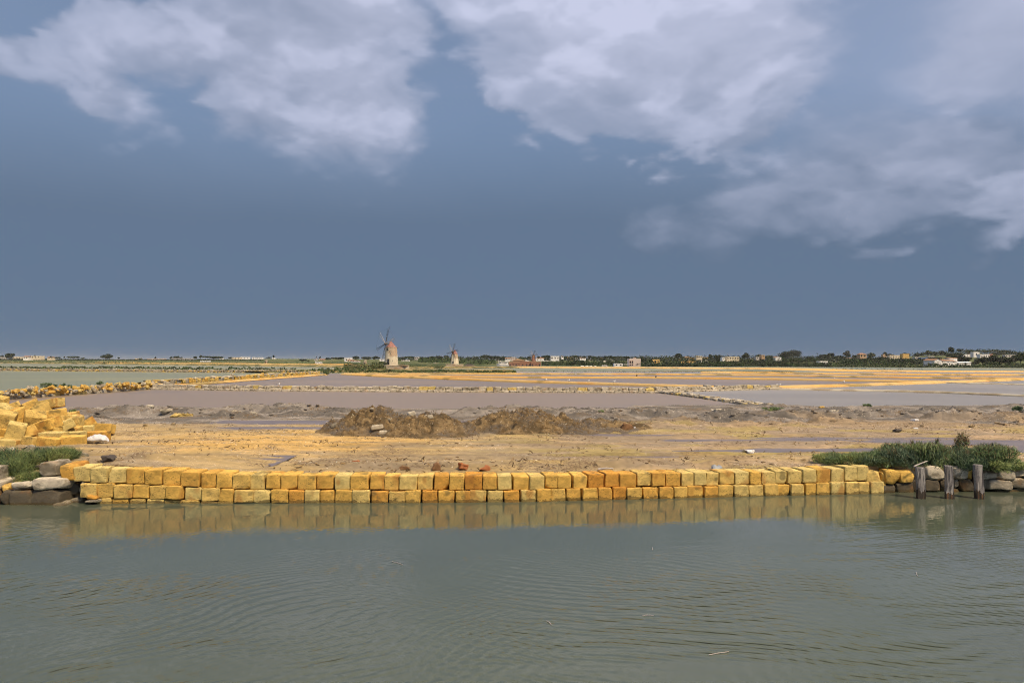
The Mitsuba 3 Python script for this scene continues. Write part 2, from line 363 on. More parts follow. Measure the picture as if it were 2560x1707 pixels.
def pan_h(p, n, uv):
    return 0.060 * fbm(p.x * 0.9, p.y * 2.2, 0, 4) + 0.008 * noise(p.x * 7, p.y * 11)
def pan_body(p, n, uv):
    r = smoothstep(0.35, 0.7, fbm(p.x * 0.06 + 3, p.y * 0.12, 0, 3))
    return mix(C(0.44, 0.35, 0.25), C(0.385, 0.315, 0.24), r)
scene['mat_pan'] = water(mikit.proc(pan_body), pan_h, 0.20, eps=2e-2)
def pale_body(p, n, uv):
    r = smoothstep(0.35, 0.7, fbm(p.x * 0.05 + 3, p.y * 0.09, 0, 3))
    return mix(C(0.475, 0.445, 0.395), C(0.42, 0.395, 0.355), r)
scene['mat_pan_pale'] = water(mikit.proc(pale_body), pan_h, 0.22, eps=2e-2)
def lagoon_body(p, n, uv):
    return mix(C(0.44, 0.44, 0.26), C(0.37, 0.39, 0.25), smoothstep(0.4, 0.65, fbm(p.x * 0.02, p.y * 0.03, 0, 3)))
scene['mat_lagoon'] = water(mikit.proc(lagoon_body), lambda p, n, uv: 0.012 * fbm(p.x * 1.6, p.y * 2.2, 0, 2), 0.30, eps=2e-2)
scene['mat_puddle'] = water(mikit.proc(lambda p, n, uv: C(0.34, 0.275, 0.235) * (0.8 + 0.4 * fbm(p.x, p.y * 2, 0, 3))), lambda p, n, uv: 0.0008 * noise(p.x * 7, p.y * 9), 0.18)

def sand_col(p, n, uv):                      # yellow tufa sand of the far dykes
    a = fbm(p.x * 0.10, p.y * 0.16, 0, 3); b = fbm(p.x * 0.5, p.y * 0.4, p.z * 2, 3)
    col = mix(C(0.52, 0.32, 0.105), C(0.50, 0.345, 0.145), smoothstep(0.38, 0.62, a))
    col = mix(col, C(0.46, 0.26, 0.085), smoothstep(0.55, 0.7, b))
    return mix(col, C(0.15, 0.13, 0.06), smoothstep(0.62, 0.74, fbm(p.x * 0.30 + 5, p.y * 0.22, 3, 3)) * 0.6) * (0.75 + 0.4 * b)
scene['mat_sand'] = principled(sand_col, 0.95, 0.1, two=True)
def rough_land(p, n, uv):                    # dull shore land with scrub
    a = fbm(p.x * 0.02, p.y * 0.012, 0, 4); b = fbm(p.x * 0.12, p.y * 0.07, 1, 3)
    col = mix(C(0.042, 0.056, 0.026), C(0.075, 0.090, 0.040), smoothstep(0.35, 0.65, a))
    return mix(col, C(0.15, 0.13, 0.065), smoothstep(0.58, 0.72, b) * 0.6)
scene['mat_land'] = principled(rough_land, 0.95, 0.1)
def dyke_col(p, n, uv):                      # older dykes: earth, stones and low plants
    a = fbm(p.x * 0.35, p.y * 0.35, p.z, 4); b = fbm(p.x * 1.6, p.y * 1.6, p.z * 2, 3)
    col = mix(C(0.215, 0.175, 0.090), C(0.27, 0.205, 0.085), smoothstep(0.4, 0.6, b))
    return mix(col, C(0.085, 0.085, 0.040), smoothstep(0.42, 0.56, a)) * (0.75 + 0.45 * b)
scene['mat_dyke'] = principled(dyke_col, 0.95, 0.1, two=True)

def leaf_col(p, n, uv):                      # uv.x: 0 dark evergreen, 0.5 mid green, 1 pale olive, 1.5 brown seed heads
    t = uv.x
    col = mix(mix((0.020, 0.030, 0.016), (0.055, 0.090, 0.030), smoothstep(0, 0.5, t)), (0.125, 0.140, 0.060), smoothstep(0.5, 1.0, t))
    col = mix(col, (0.13, 0.085, 0.045), smoothstep(1.0, 1.5, t))
    return col * (0.65 + 0.7 * uv.y)
scene['mat_leaf'] = principled(leaf_col, 0.7, 0.25, two=True)
scene['mat_glasswort'] = principled(lambda p, n, uv: mix(mix(mix((0.060, 0.098, 0.056), (0.120, 0.180, 0.070), smoothstep(0, 0.5, uv.x)), (0.21, 0.25, 0.085), smoothstep(0.5, 1.0, uv.x)), (0.12, 0.075, 0.038), smoothstep(1.0, 1.5, uv.x)) * (0.6 + 0.8 * uv.y), 0.55, 0.35, two=True)
def bark_col(p, n, uv): return C(0.13, 0.10, 0.07) * (0.7 + 0.6 * fbm(p.x * 8, p.y * 8, p.z * 3, 3))
scene['mat_bark'] = principled(bark_col, 0.95, 0.1, two=True)
def wood_col(p, n, uv):                      # weathered grey pile, stained dark and rusty where the water wets it (blotchy tide mark)
    g = fbm(p.x * 60, p.y * 60, p.z * 2.5, 3); k = fbm(p.x * 24 + 5, p.y * 24, p.z * 5, 3)
    col = mix(C(0.085, 0.080, 0.080), C(0.27, 0.25, 0.235), smoothstep(0.32, 0.66, g))
    pale = smoothstep(0.42, 0.6, fbm(p.x * 10 + 3, p.y * 10, p.z * 4 + uv.y * 9, 3))
    col = mix(col, C(0.36, 0.34, 0.31), pale * smoothstep(0.45, 0.6, g) * 0.7)
    tide = dr.select(p.z + 0.13 * (k - 0.5) * 2 + 0.05 * (g - 0.5) < 0.14, 1.0, 0.0)
    col = mix(col, C(0.040, 0.030, 0.020), tide * 0.88)
    return mix(col, C(0.20, 0.09, 0.03), tide * smoothstep(0.60, 0.68, g) * 0.6)
scene['mat_pile'] = principled(wood_col, 0.85, 0.2, lambda p, n, uv: 0.008 * fbm(p.x * 60, p.y * 60, p.z * 2.5, 3), 1.0, eps=4e-3)
def flat_mat(name, c, rough=0.9, spec=0.2, var=0.25, f=1.5, two=False):
    scene[name] = principled(lambda p, n, uv: C(*c) * (1 - var / 2 + var * fbm(p.x * f, p.y * f, p.z * f, 3)), rough, spec, two=True)
flat_mat('mat_white', (0.74, 0.73, 0.70)); flat_mat('mat_cream', (0.60, 0.52, 0.38)); flat_mat('mat_ochre', (0.56, 0.37, 0.13)); flat_mat('mat_pink', (0.60, 0.50, 0.44))
flat_mat('mat_grey', (0.42, 0.40, 0.37)); flat_mat('mat_brick', (0.30, 0.155, 0.10)); flat_mat('mat_buff', (0.43, 0.30, 0.18)); flat_mat('mat_tile', (0.30, 0.17, 0.10)); flat_mat('mat_dark', (0.03, 0.03, 0.032), 0.35, 0.5)
flat_mat('mat_timber', (0.075, 0.065, 0.058)); flat_mat('mat_pale_wood', (0.42, 0.38, 0.35)); flat_mat('mat_red', (0.33, 0.165, 0.14)); flat_mat('mat_sack', (0.62, 0.62, 0.62), 0.5, 0.4, 0.15, 6, True)
flat_mat('mat_clod', (0.20, 0.115, 0.060), 0.95, 0.1, 0.6, 14); flat_mat('mat_redstone', (0.36, 0.145, 0.065), 0.95, 0.1, 0.5, 14); flat_mat('mat_slate', (0.26, 0.29, 0.32), 0.5, 0.4)
flat_mat('mat_gull', (0.78, 0.78, 0.77), 0.8, 0.2, 0.05); flat_mat('mat_gull_wing', (0.26, 0.27, 0.29), 0.8, 0.2, 0.05); flat_mat('mat_beak', (0.55, 0.32, 0.06), 0.6, 0.3, 0.1)
flat_mat('mat_pole', (0.20, 0.18, 0.165)); flat_mat('mat_blue', (0.10, 0.15, 0.28))
def mill_col(p, n, uv):                      # lime plaster, fallen off high on the weather side so that the brown rubble shows
    z, th = uv.y, uv.x                       # height 0..1, bearing round the tower -1..1 (0 faces the camera)
    k = fbm(p.x * 0.9, p.y * 0.9, p.z * 0.9, 4); s = fbm(p.x * 2.6, p.y * 2.6, p.z * 3.6, 3)
    bare = smoothstep(0.50, 0.56, z + 0.36 * (k - 0.5)) * smoothstep(-0.14, -0.03, th + 0.34 * (k - 0.5))
    plaster = mix(C(0.68, 0.62, 0.47), C(0.54, 0.47, 0.35), smoothstep(0.35, 0.65, s))
    stone = mix(C(0.50, 0.415, 0.31), C(0.43, 0.31, 0.21), smoothstep(0.4, 0.62, s + 0.3 * th))
    return mix(plaster, stone, bare) * (0.8 + 0.4 * s)
scene['mat_mill'] = principled(mill_col, 0.95, 0.1)
def wallstone_col(p, n, uv):
    a = fbm(p.x * 0.7, p.y * 0.7, p.z, 3); b = fbm(p.x * 3, p.y * 3, p.z * 4, 3)
    return mix(C(0.40, 0.35, 0.26), C(0.36, 0.24, 0.15), smoothstep(0.42, 0.6, a)) * (0.7 + 0.5 * b)
scene['mat_palestone'] = principled(lambda p, n, uv: mix(C(0.50, 0.45, 0.34), C(0.34, 0.28, 0.19), smoothstep(0.45, 0.65, fbm(p.x * 0.9, p.y * 0.9, p.z * 3, 4))), 0.95, 0.1)
scene['mat_wallstone'] = principled(wallstone_col, 0.95, 0.1, two=True)

# ------------------------------------------------------------------ levels and outlines of the place
def interp(pts):
    xs, ys = zip(*pts)
    return lambda x: np.interp(x, xs, ys)
def trace(pxs, z):
    return [tuple(G(px, py, z)[:2]) for px, py in pxs]
front_pts = trace([(0, 1262), (255, 1259), (640, 1257), (960, 1257), (1280, 1255), (1500, 1250), (1700, 1245), (1920, 1239), (2190, 1234), (2380, 1231), (2560, 1228)], 0.0)
yfront = interp([(-40, front_pts[0][1] - 0.3)] + front_pts + [(40, front_pts[-1][1] + 0.8)])
PAN_Z = 0.12
shore_pts = trace([(0, 1029), (180, 1028), (480, 1026), (640, 1026), (760, 1022), (900, 1030), (1050, 1034), (1280, 1029), (1400, 1034), (1530, 1031), (1600, 1024), (1900, 1019), (2060, 1025), (2300, 1021), (2560, 1024)], PAN_Z)
yshore = interp([(-60, shore_pts[0][1])] + shore_pts + [(60, shore_pts[-1][1])])
ztop = interp([(-30, 0.60), (-9, 0.60), (-7.6, 0.635), (-4.5, 0.485), (0, 0.46), (1.4, 0.445), (1.45, 0.47), (4.8, 0.44), (6.2, 0.49), (6.6, 0.52), (7.2, 0.50), (30, 0.55)])
def lev(D): return 0.12 - 0.0028 * (D - 40)

PUD = [(10.2, 18.6, 4.6, 0.55), (12.5, 17.2, 2.8, 0.45), (13.8, 20.6, 4.5, 0.75), (6.6, 20.9, 2.6, 0.5), (5.0, 18.3, 1.6, 0.35), (9.0, 21.6, 3.2, 0.5), (2.6, 17.2, 1.2, 0.25), (-6.6, 15.9, 1.3, 0.3), (3.6, 22.3, 2.2, 0.4), (15, 19.2, 3, .5), (-6.8, 24.4, 2.6, 0.5), (-3.5,26.2,1.6,.4)]
def terrain(X, Y):
    p = np.stack([X, Y, 0 * X], -1)
    yf, ys = yfront(X), yshore(X)
    t = Y - yf
    z = 0.44 + (ztop(X) - 0.03 - 0.44) * sstep(3.2, 0.6, t)
    z = z + 0.05 * sstep(-4.5, -7.0, X) * sstep(22, 16, Y)
    big = meshkit.fbm(p * 0.5, 3, 2) - 0.5; med = meshkit.fbm(p * np.array([1.5, 2.6, 1]), 4, 4) - 0.5; fine = meshkit.fbm(p * 7, 3, 6) - 0.5
    dip = 0
    for cx, cy, rx, ry in PUD:
        q = ((X - cx) / rx) ** 2 + ((Y - cy) / ry) ** 2
        dip = np.maximum(dip, sstep(1.5, 0.5, q + 1.5 * (meshkit.fbm(p * np.array([0.5, 2.2, 1]), 4, 8) - 0.5)))
    z = z + 0.06 * big + (0.045 * med + 0.022 * fine) * (1 - 0.75 * dip) - 0.055 * dip
    z = z - 0.42 * sstep(-7.2, -7.9, X) * sstep(2.4, 0.35, t)
    # wheel ruts along the bank
    for yc, dep in ((17.6, 0.03), (19.3, 0.03), (21.9, 0.035), (16.4, 0.02)):
        yy = yc + 0.5 * np.sin(X * 0.17 + yc) + 0.02 * X + 0.1 * (meshkit.noise(p * 0.8, 3) - 0.5)
        q = (Y - yy) / 0.14
        z = z + dep * (np.exp(-(np.abs(q) - 1.7) ** 2) * 0.8 - np.exp(-q * q)) * (0.3 + 1.4 * meshkit.noise(p * np.array([0.5, 0.3, 1]), int(yc)))
    # churned grey mud along the pan
    r = 1 - np.abs(2 * meshkit.fbm(p * np.array([1.1, 1.7, 1]), 4, 31) - 1)
    mudzone = sstep(25.2, 27.2, Y + 1.4 * big) * sstep(0.2, 2.5, ys - Y)
    lumps = sstep(0.45, 0.75, meshkit.fbm(p * np.array([0.28, 0.6, 1]) + 5, 3, 41))
    z = z + mudzone * (0.33 * lumps * (r ** 2) + 0.03 * lumps - 0.12 + 0.09 * (meshkit.fbm(p * 4.5, 3, 33) - 0.5)) - 0.10 * sstep(28, 36, Y)
    # low littered rise running right from the mound
    zone = np.exp(-((Y - (24.4 + 0.07 * X)) / 1.1) ** 2) * sstep(-1.5, 0.5, X)
    z = z + zone * (0.05 + 0.22 * (r ** 2) * sstep(0.35, 0.6, meshkit.fbm(p * np.array([0.5, 1, 1]) + 9, 3, 43)) * sstep(14, 3, X) + 0.12 * np.abs(fine))
    # rubbish strip behind the wall top
    zone = np.exp(-((t - 1.3) / 0.55) ** 2)
    z = z + zone * 0.10 * sstep(0.46, 0.62, meshkit.fbm(p * np.array([0.55, 1.2, 1]) + 3, 3, 47)) * (0.4 + r)
    z = z + (0.30 - 0.0) * 0 
    # falls to the pan at the far side and to the canal at the near side
    z = z - 0.75 * sstep(-0.6, 1.2, Y - ys + 0.9 * (meshkit.fbm(p * np.array([0.5, 0.9, 1]), 4, 51) - 0.5) * 2)
    lip = sstep(0.5, 0.12, t)
    z = np.where(t < 0.55, z - lip * 0.05, z)
    return z
def Tz(x, y): return float(terrain(np.array([[x]], float), np.array([[y]], float))[0, 0])
# ------------------------------------------------------------------ the setting
ga, gd = np.radians(np.linspace(-80, 80, 81)), np.concatenate([[0.5], np.geomspace(20, 7000, 28)])
def ground_sheet():
    Dm, Am = np.meshgrid(gd, ga, indexing='ij')
    X, Y = Dm * np.sin(Am), Dm * np.cos(Am) - 5
    n, m = X.shape; i, j = np.meshgrid(np.arange(n - 1), np.arange(m - 1), indexing='ij'); a = i * m + j
    f = np.stack([np.stack([a, a + m + 1, a + 1], -1), np.stack([a, a + m, a + m + 1], -1)], 2).reshape(-1, 3)
    mm = trimesh.Trimesh(np.stack([X, Y, np.full_like(X, -3.2)], -1).reshape(-1, 3), f, process=False)
    if mm.face_normals[:, 2].mean() < 0: mm.invert()
    return mm
struct('ground', ground_sheet(), 'mat_land', 'flat lowland running out to the horizon')
struct('canal_water', sheet(np.linspace(-42, 42, 60), np.linspace(-4, 17.5, 20), lambda X, Y: 0 * X), 'mat_canal', 'grey green rippled canal water in front of the yellow block wall')

ty = np.concatenate([np.arange(0.30, 3.0, 0.045), np.arange(3.0, 10, 0.06), np.arange(10, 29.5, 0.085)])
tx = np.arange(-27, 27.01, 0.068)
TX, TT = np.meshgrid(tx, ty); TY = yfront(TX) + TT
TZ = terrain(TX, TY)
TZ[0] -= 1.2
n, m = TX.shape; i, j = np.meshgrid(np.arange(n - 1), np.arange(m - 1), indexing='ij'); a = i * m + j
tf = np.stack([np.stack([a, a + 1, a + m + 1], -1), np.stack([a, a + m + 1, a + m], -1)], 2).reshape(-1, 3)
struct('bank_ground', trimesh.Trimesh(np.stack([TX, TY, TZ], -1).reshape(-1, 3), tf, process=False), 'mat_ground', 'muddy tan earth bank with ruts between the canal and the salt pans', smooth=True)
for (x0, x1, y0, y1, z) in ((1.0, 19, 16.2, 23.6, 0.415), (-9.5, -4.6, 15.0, 17.0, 0.46), (-10, -1, 23.4, 27.4, 0.41)):
    struct('puddle_water', sheet(np.linspace(x0, x1, 12), np.linspace(y0, y1, 6), lambda X, Y: 0 * X + z), 'mat_puddle', 'shallow rain puddle on the muddy bank')

# ------------------------------------------------------------------ the yellow block wall on the canal
K, O, D_, Y_ = 0.04, 0.55, 0.95, 0.28
tone_of = {'K': K, 'O': O, 'D': D_, 'Y': Y_}
upper_code = 'KKKOOOOOOOKOOOOKOOYKOOODDKOYOOODOOYDOYKKKKOKKKYYKKYY'
lower_code = 'KYOOOOKYOYKYDKDYKDKKOOOYKDKOYOOODYOOYOOOYYYOYOYKYYKK'
third_code = 'YOYYYYOYOYOYYO'
canal_wall = thing('block_wall', 'low quay wall of squared yellow and orange tufa blocks along the canal', 'wall')
def frame(x):
    e = 0.15; y = yfront(x); s = (yfront(x + e) - yfront(x - e)) / (2 * e)
    return y, math.degrees(math.atan(s))
def lay(xs, x1, wfn, zlo, zhi, codes, yo, seed, depth=0.5, yj=0.05):
    g = np.random.default_rng(seed); x, k = xs, 0
    while x < x1:
        w = wfn(x) * (0.87 + 0.26 * g.random()); xc = x + w / 2
        y, ang = frame(xc); z0, z1 = zlo(xc), zhi(xc)
        s = np.array([w - 0.011, depth * (0.9 + 0.15 * g.random()), z1 - z0 - 0.004])
        mk = rock(s, 0.009 + 0.012 * g.random(), 0.011, int(g.integers(1e6)), FINE, 7.0, 0.05, int(g.random() < 0.35))
        code = codes[k % len(codes)]
        tone = np.clip(tone_of[code] + 0.15 * g.normal(), 0, 1)
        loc = (xc, y + yo(xc) + s[1] / 2 + yj * (g.random() - 0.5), (z0 + z1) / 2 + 0.020 * (g.random() - 0.5))
        m = placed(mk, loc, rotm(ang + 2.5 * g.normal(), 1.2 * g.normal(), 0.8 * g.normal()))
        part(canal_wall, 'block', m, 'mat_tufa', tonemap(m, tone, g.random()), True)
        x += w; k += 1
wtop = lambda x: float(np.interp(x, [-7.5, -4.5, 1.0, 5, 7], [0.297, 0.290, 0.284, 0.262, 0.262]))
zmid = lambda x: float(np.interp(x, [-7.6, -4.5, 0, 1.5, 4.8, 7], [0.375, 0.225, 0.205, 0.215, 0.205, 0.235]))
zlow = lambda x: float(np.interp(x, [-7.6, -4.5, -3.5, 7], [0.125, 0.005, -0.05, -0.06]))
lay(-7.66, 6.62, wtop, zmid, lambda x: float(ztop(x)), upper_code, lambda x: 0.05, 1)
lay(-7.50, 6.80, lambda x: wtop(x) * 1.0, zlow, zmid, lower_code, lambda x: 0.0, 2)
lay(-7.22, -3.6, lambda x: 0.295, lambda x: zlow(x) - 0.26, zlow, third_code, lambda x: 0.005, 3)
# ------------------------------------------------------------------ old stones at both ends of the block wall
def stone_at(parent, name, px, py, w, h, D, tone, depth=0.45, roll=0, yaw=None, seed=0, r=0.06, amp=0.03, chips=2, label=None, co=FINE, dz=0.0):
    """one stone whose face centre stands at distance D on the sight line of that pixel; w, h in photograph pixels"""
    s = D / F; g = np.random.default_rng(seed + 77)
    c = A(px, py, D)
    dims = (w * s, depth, h * s)
    m = rock(dims, r, amp, seed, co, 5.0, 0.12, chips)
    m = placed(m, c + np.array([0, depth / 2, dz]), rotm(yaw if yaw is not None else 6 * g.normal(), roll, 2 * g.normal()))
    return part(parent, name, m, 'mat_tufa', tonemap(m, tone, g.random()), True, label)
Z5 = lambda zx, zy: (zx * 360 / 1764, 960 + zy * 360 / 1764)
k5 = 360 / 1764
left_bank = thing('stone_bank', 'old bank of grey and brown stones at the left end of the yellow block wall', 'wall')
sd = 100
for zx, zy, w, h, tone, dep, roll, dD in ((580, 1235, 405, 150, 2.04, 0.7, 2, 0), (245, 1255, 250, 95, 2.05, 0.6, 3, 0.05), (235, 1430, 265, 235, 2.78, 0.6, 0, 0), (545, 1435, 400, 225, 2.80, 0.6, 0, 0), (30, 1275, 100, 70, 0.35, 0.5, -12, 0.1), (25, 1430, 120, 230, 2.85, 0.6, 0, 0),
                                         (-150, 1430, 190, 240, 2.8, 0.6, 0, 0), (-150, 1250, 220, 110, 2.2, 0.6, 0, 0.1), (590, 1050, 240, 190, 2.42, 0.55, 6, 0.35), (865, 1280, 160, 150, 2.72, 0.5, 0, 0.3), (990, 1275, 90, 170, 2.50, 0.45, 0, 0.15),
                                         (690, 1500, 160, 70, 2.5, 0.4, 0, -0.1), (1120, 1395, 130, 60, 0.85, 0.4, -6, 0.05), (1105, 1445, 170, 34, 2.5, 0.4, 2, 0.0), (905, 1450, 260, 130, 2.6, 0.7, 8, 0.25)):
    px, py = Z5(zx, zy); sd += 1
    stone_at(left_bank, 'stone', px, py, w * k5, h * k5, 13.62 + dD, tone, dep, roll, None, sd, 0.055, 0.04, 4)
px, py = Z5(830, 1085)
stone_at(canal_wall, 'block', px - 6, py, 205 * k5, 185 * k5, 13.75, 0.72, 0.62, 3, 8, 5, 0.06, 0.03, 2, 'large rounded orange block closing the left end of the top course')
k6 = 400 / 2352
Z6 = lambda zx, zy: (2160 + zx * k6, 1060 + zy * k6)
right_bank = thing('stone_bank', 'old wall of irregular pale stones on dark wet ones behind the wooden piles', 'wall')
for zx, zy, w, h, tone, dep, roll, dD in ((150, 830, 215, 260, 0.22, 0.55, 0, 0.0), (60, 960, 130, 160, 0.3, 0.5, 0, 0.05), (295, 815, 75, 200, 0.30, 0.5, 0, 0.05), (425, 780, 205, 205, 0.42, 0.6, -5, 0.0), (632, 775, 215, 170, 0.40, 0.5, 2, 0.05), (165, 995, 115, 80, 0.45, 0.4, 0, 0),
    (345, 960, 250, 140, 2.80, 0.5, 4, 0.05), (605, 945, 270, 170, 2.84, 0.5, 2, 0.1), (700, 700, 130, 110, 2.1, 0.6, -8, 0.35), (1020, 725, 290, 200, 2.12, 0.6, -1, 0.05), (1158, 745, 60, 150, 2.15, 0.5, 0, 0.1),
    (1420, 725, 235, 180, 2.14, 0.6, 0, 0.05), (1572, 715, 85, 180, 0.40, 0.5, 0, 0.12), (1850, 745, 240, 140, 2.2, 0.6, 3, 0.0), (2100, 735, 280, 190, 2.22, 0.6, 0, -0.05), (2330, 705, 230, 170, 2.2, 0.6, 2, 0.05), (2560, 700, 240, 180, 2.2, 0.6, 0, 0.0), (2800, 720, 240, 180, 2.3, 0.6, 0, 0.0),
    (800, 930, 150, 190, 2.88, 0.5, 0, 0.1), (1025, 910, 220, 170, 2.84, 0.5, 0, 0.05), (1200, 930, 150, 190, 2.9, 0.5, 0, 0.1), (1345, 870, 90, 120, 2.5, 0.5, 0, 0.1), (1510, 905, 230, 180, 2.9, 0.5, 0, 0.05), (1340, 990, 180, 90, 2.86, 0.5, 0, 0.05), (1690, 910, 160, 180, 2.9, 0.5, 0, 0.1),
    (1795, 890, 150, 160, 2.62, 0.5, 0, 0.05), (2065, 905, 350, 150, 2.48, 0.6, -3, -0.1), (2310, 880, 260, 140, 2.42, 0.6, -2, -0.05), (2060, 1000, 360, 80, 2.86, 0.6, 0, 0), (2310, 990, 260, 110, 2.86, 0.6, 0, 0), (2560, 930, 260, 220, 2.7, 0.6, 0, 0), (2800, 930, 260, 220, 2.7, 0.6, 0, 0)):
    px, py = Z6(zx, zy); sd += 1
    D = float(yfront(A(px, py, 15)[0])) + 0.02 + dD
    stone_at(right_bank, 'stone', px, py, w * k6, h * k6, D, tone, dep, roll, None, sd, 0.045, 0.035, 4)
for i in range(9):
    g = np.random.default_rng(900 + i); px, py = Z6(120 + 75 * i + 20 * g.normal(), 672 + 16 * g.normal())
    stone_at(right_bank, 'stone', px, py, (70 + 60 * g.random()) * k6, (40 + 30 * g.random()) * k6, 15.45 + 0.2 * g.random(), float(g.choice([0.4, 0.3, 2.1, 2.2])), 0.3, 8 * g.normal(), None, 950 + i, 0.04, 0.03, 2, None, MID)

# the same old walls run on beyond the picture on both sides
g = np.random.default_rng(990)
for bank, xa, xb in ((left_bank, -17.0, -9.6), (right_bank, 11.2, 18.5)):
    for row in range(2):
        x = xa + 0.2 * row
        while x < xb:
            w = g.uniform(0.40, 0.75); h = g.uniform(0.30, 0.38)
            m = placed(rock((w, 0.6, h), 0.05, 0.04, int(g.integers(1e6)), MID, 5.0, 0.12, 3), (x + w / 2, float(yfront(x + w / 2)) + 0.30 + 0.08 * row, -0.02 + 0.31 * row + h / 2 - 0.06), rotm(5 * g.normal(), 2 * g.normal(), 2 * g.normal()))
            part(bank, 'stone', m, 'mat_tufa', tonemap(m, 2.8 if row == 0 else 2.2 + 0.1 * g.normal(), g.random()), True); x += w * 1.02
# three wooden piles
def pile(zx0, zx1, ztop_, zbot, lean, label, seed):
    D = 14.55; s = D / F
    (pl, pt), (pr, pb) = Z6(zx0, ztop_), Z6(zx1, zbot)
    w = (pr - pl) * s * 0.74; top = A((pl + pr) / 2, pt, D); L = top[2] + 0.9
    n = 14; g = np.random.default_rng(seed)
    prof = []
    for k in range(n):
        t = k / (n - 1); z = -L * (1 - t)
        r = w / 2 * (1.06 - 0.08 * t)
        pts = []
        for a, b in ((-1, -1), (0, -1), (1, -1), (1, 0), (1, 1), (0, 1), (-1, 1), (-1, 0)):
            q = 0.95 if a and b else 1.0
            pts.append([a * r * q + lean * (1 - t) + 0.006 * g.normal(), b * r * q + 0.005 * g.normal(), z + (0.006 * g.normal() if k == n - 1 else 0)])
        prof.append(pts)
    v = np.array(prof).reshape(-1, 3); f = []
    for k in range(n - 1):
        for j_ in range(8):
            q = [k * 8 + j_, k * 8 + (j_ + 1) % 8, (k + 1) * 8 + (j_ + 1) % 8, (k + 1) * 8 + j_]
            f += [[q[0], q[1], q[2]], [q[0], q[2], q[3]]]
    v = np.vstack([v, [[0, 0, 0.004]]]); c = len(v) - 1
    for j_ in range(8): f.append([c, (n - 1) * 8 + j_, (n - 1) * 8 + (j_ + 1) % 8])
    m = placed(trimesh.Trimesh(v, np.array(f), process=False), top, rotm(-14))
    return solo('wooden_pile', m, 'mat_pile', label, 'pile', 'wooden piles standing in the canal', tonemap(m, 0, g.random()), 35 if False else False)
pile(748, 893, 635, 1015, 0.05, 'leftmost of the three weathered grey wooden piles in the canal', 1)
pile(1168, 1308, 612, 1015, 0.04, 'middle of the three weathered grey wooden piles in the canal', 2)
pile(1600, 1745, 592, 1008, 0.05, 'rightmost and tallest of the three weathered grey wooden piles', 3)

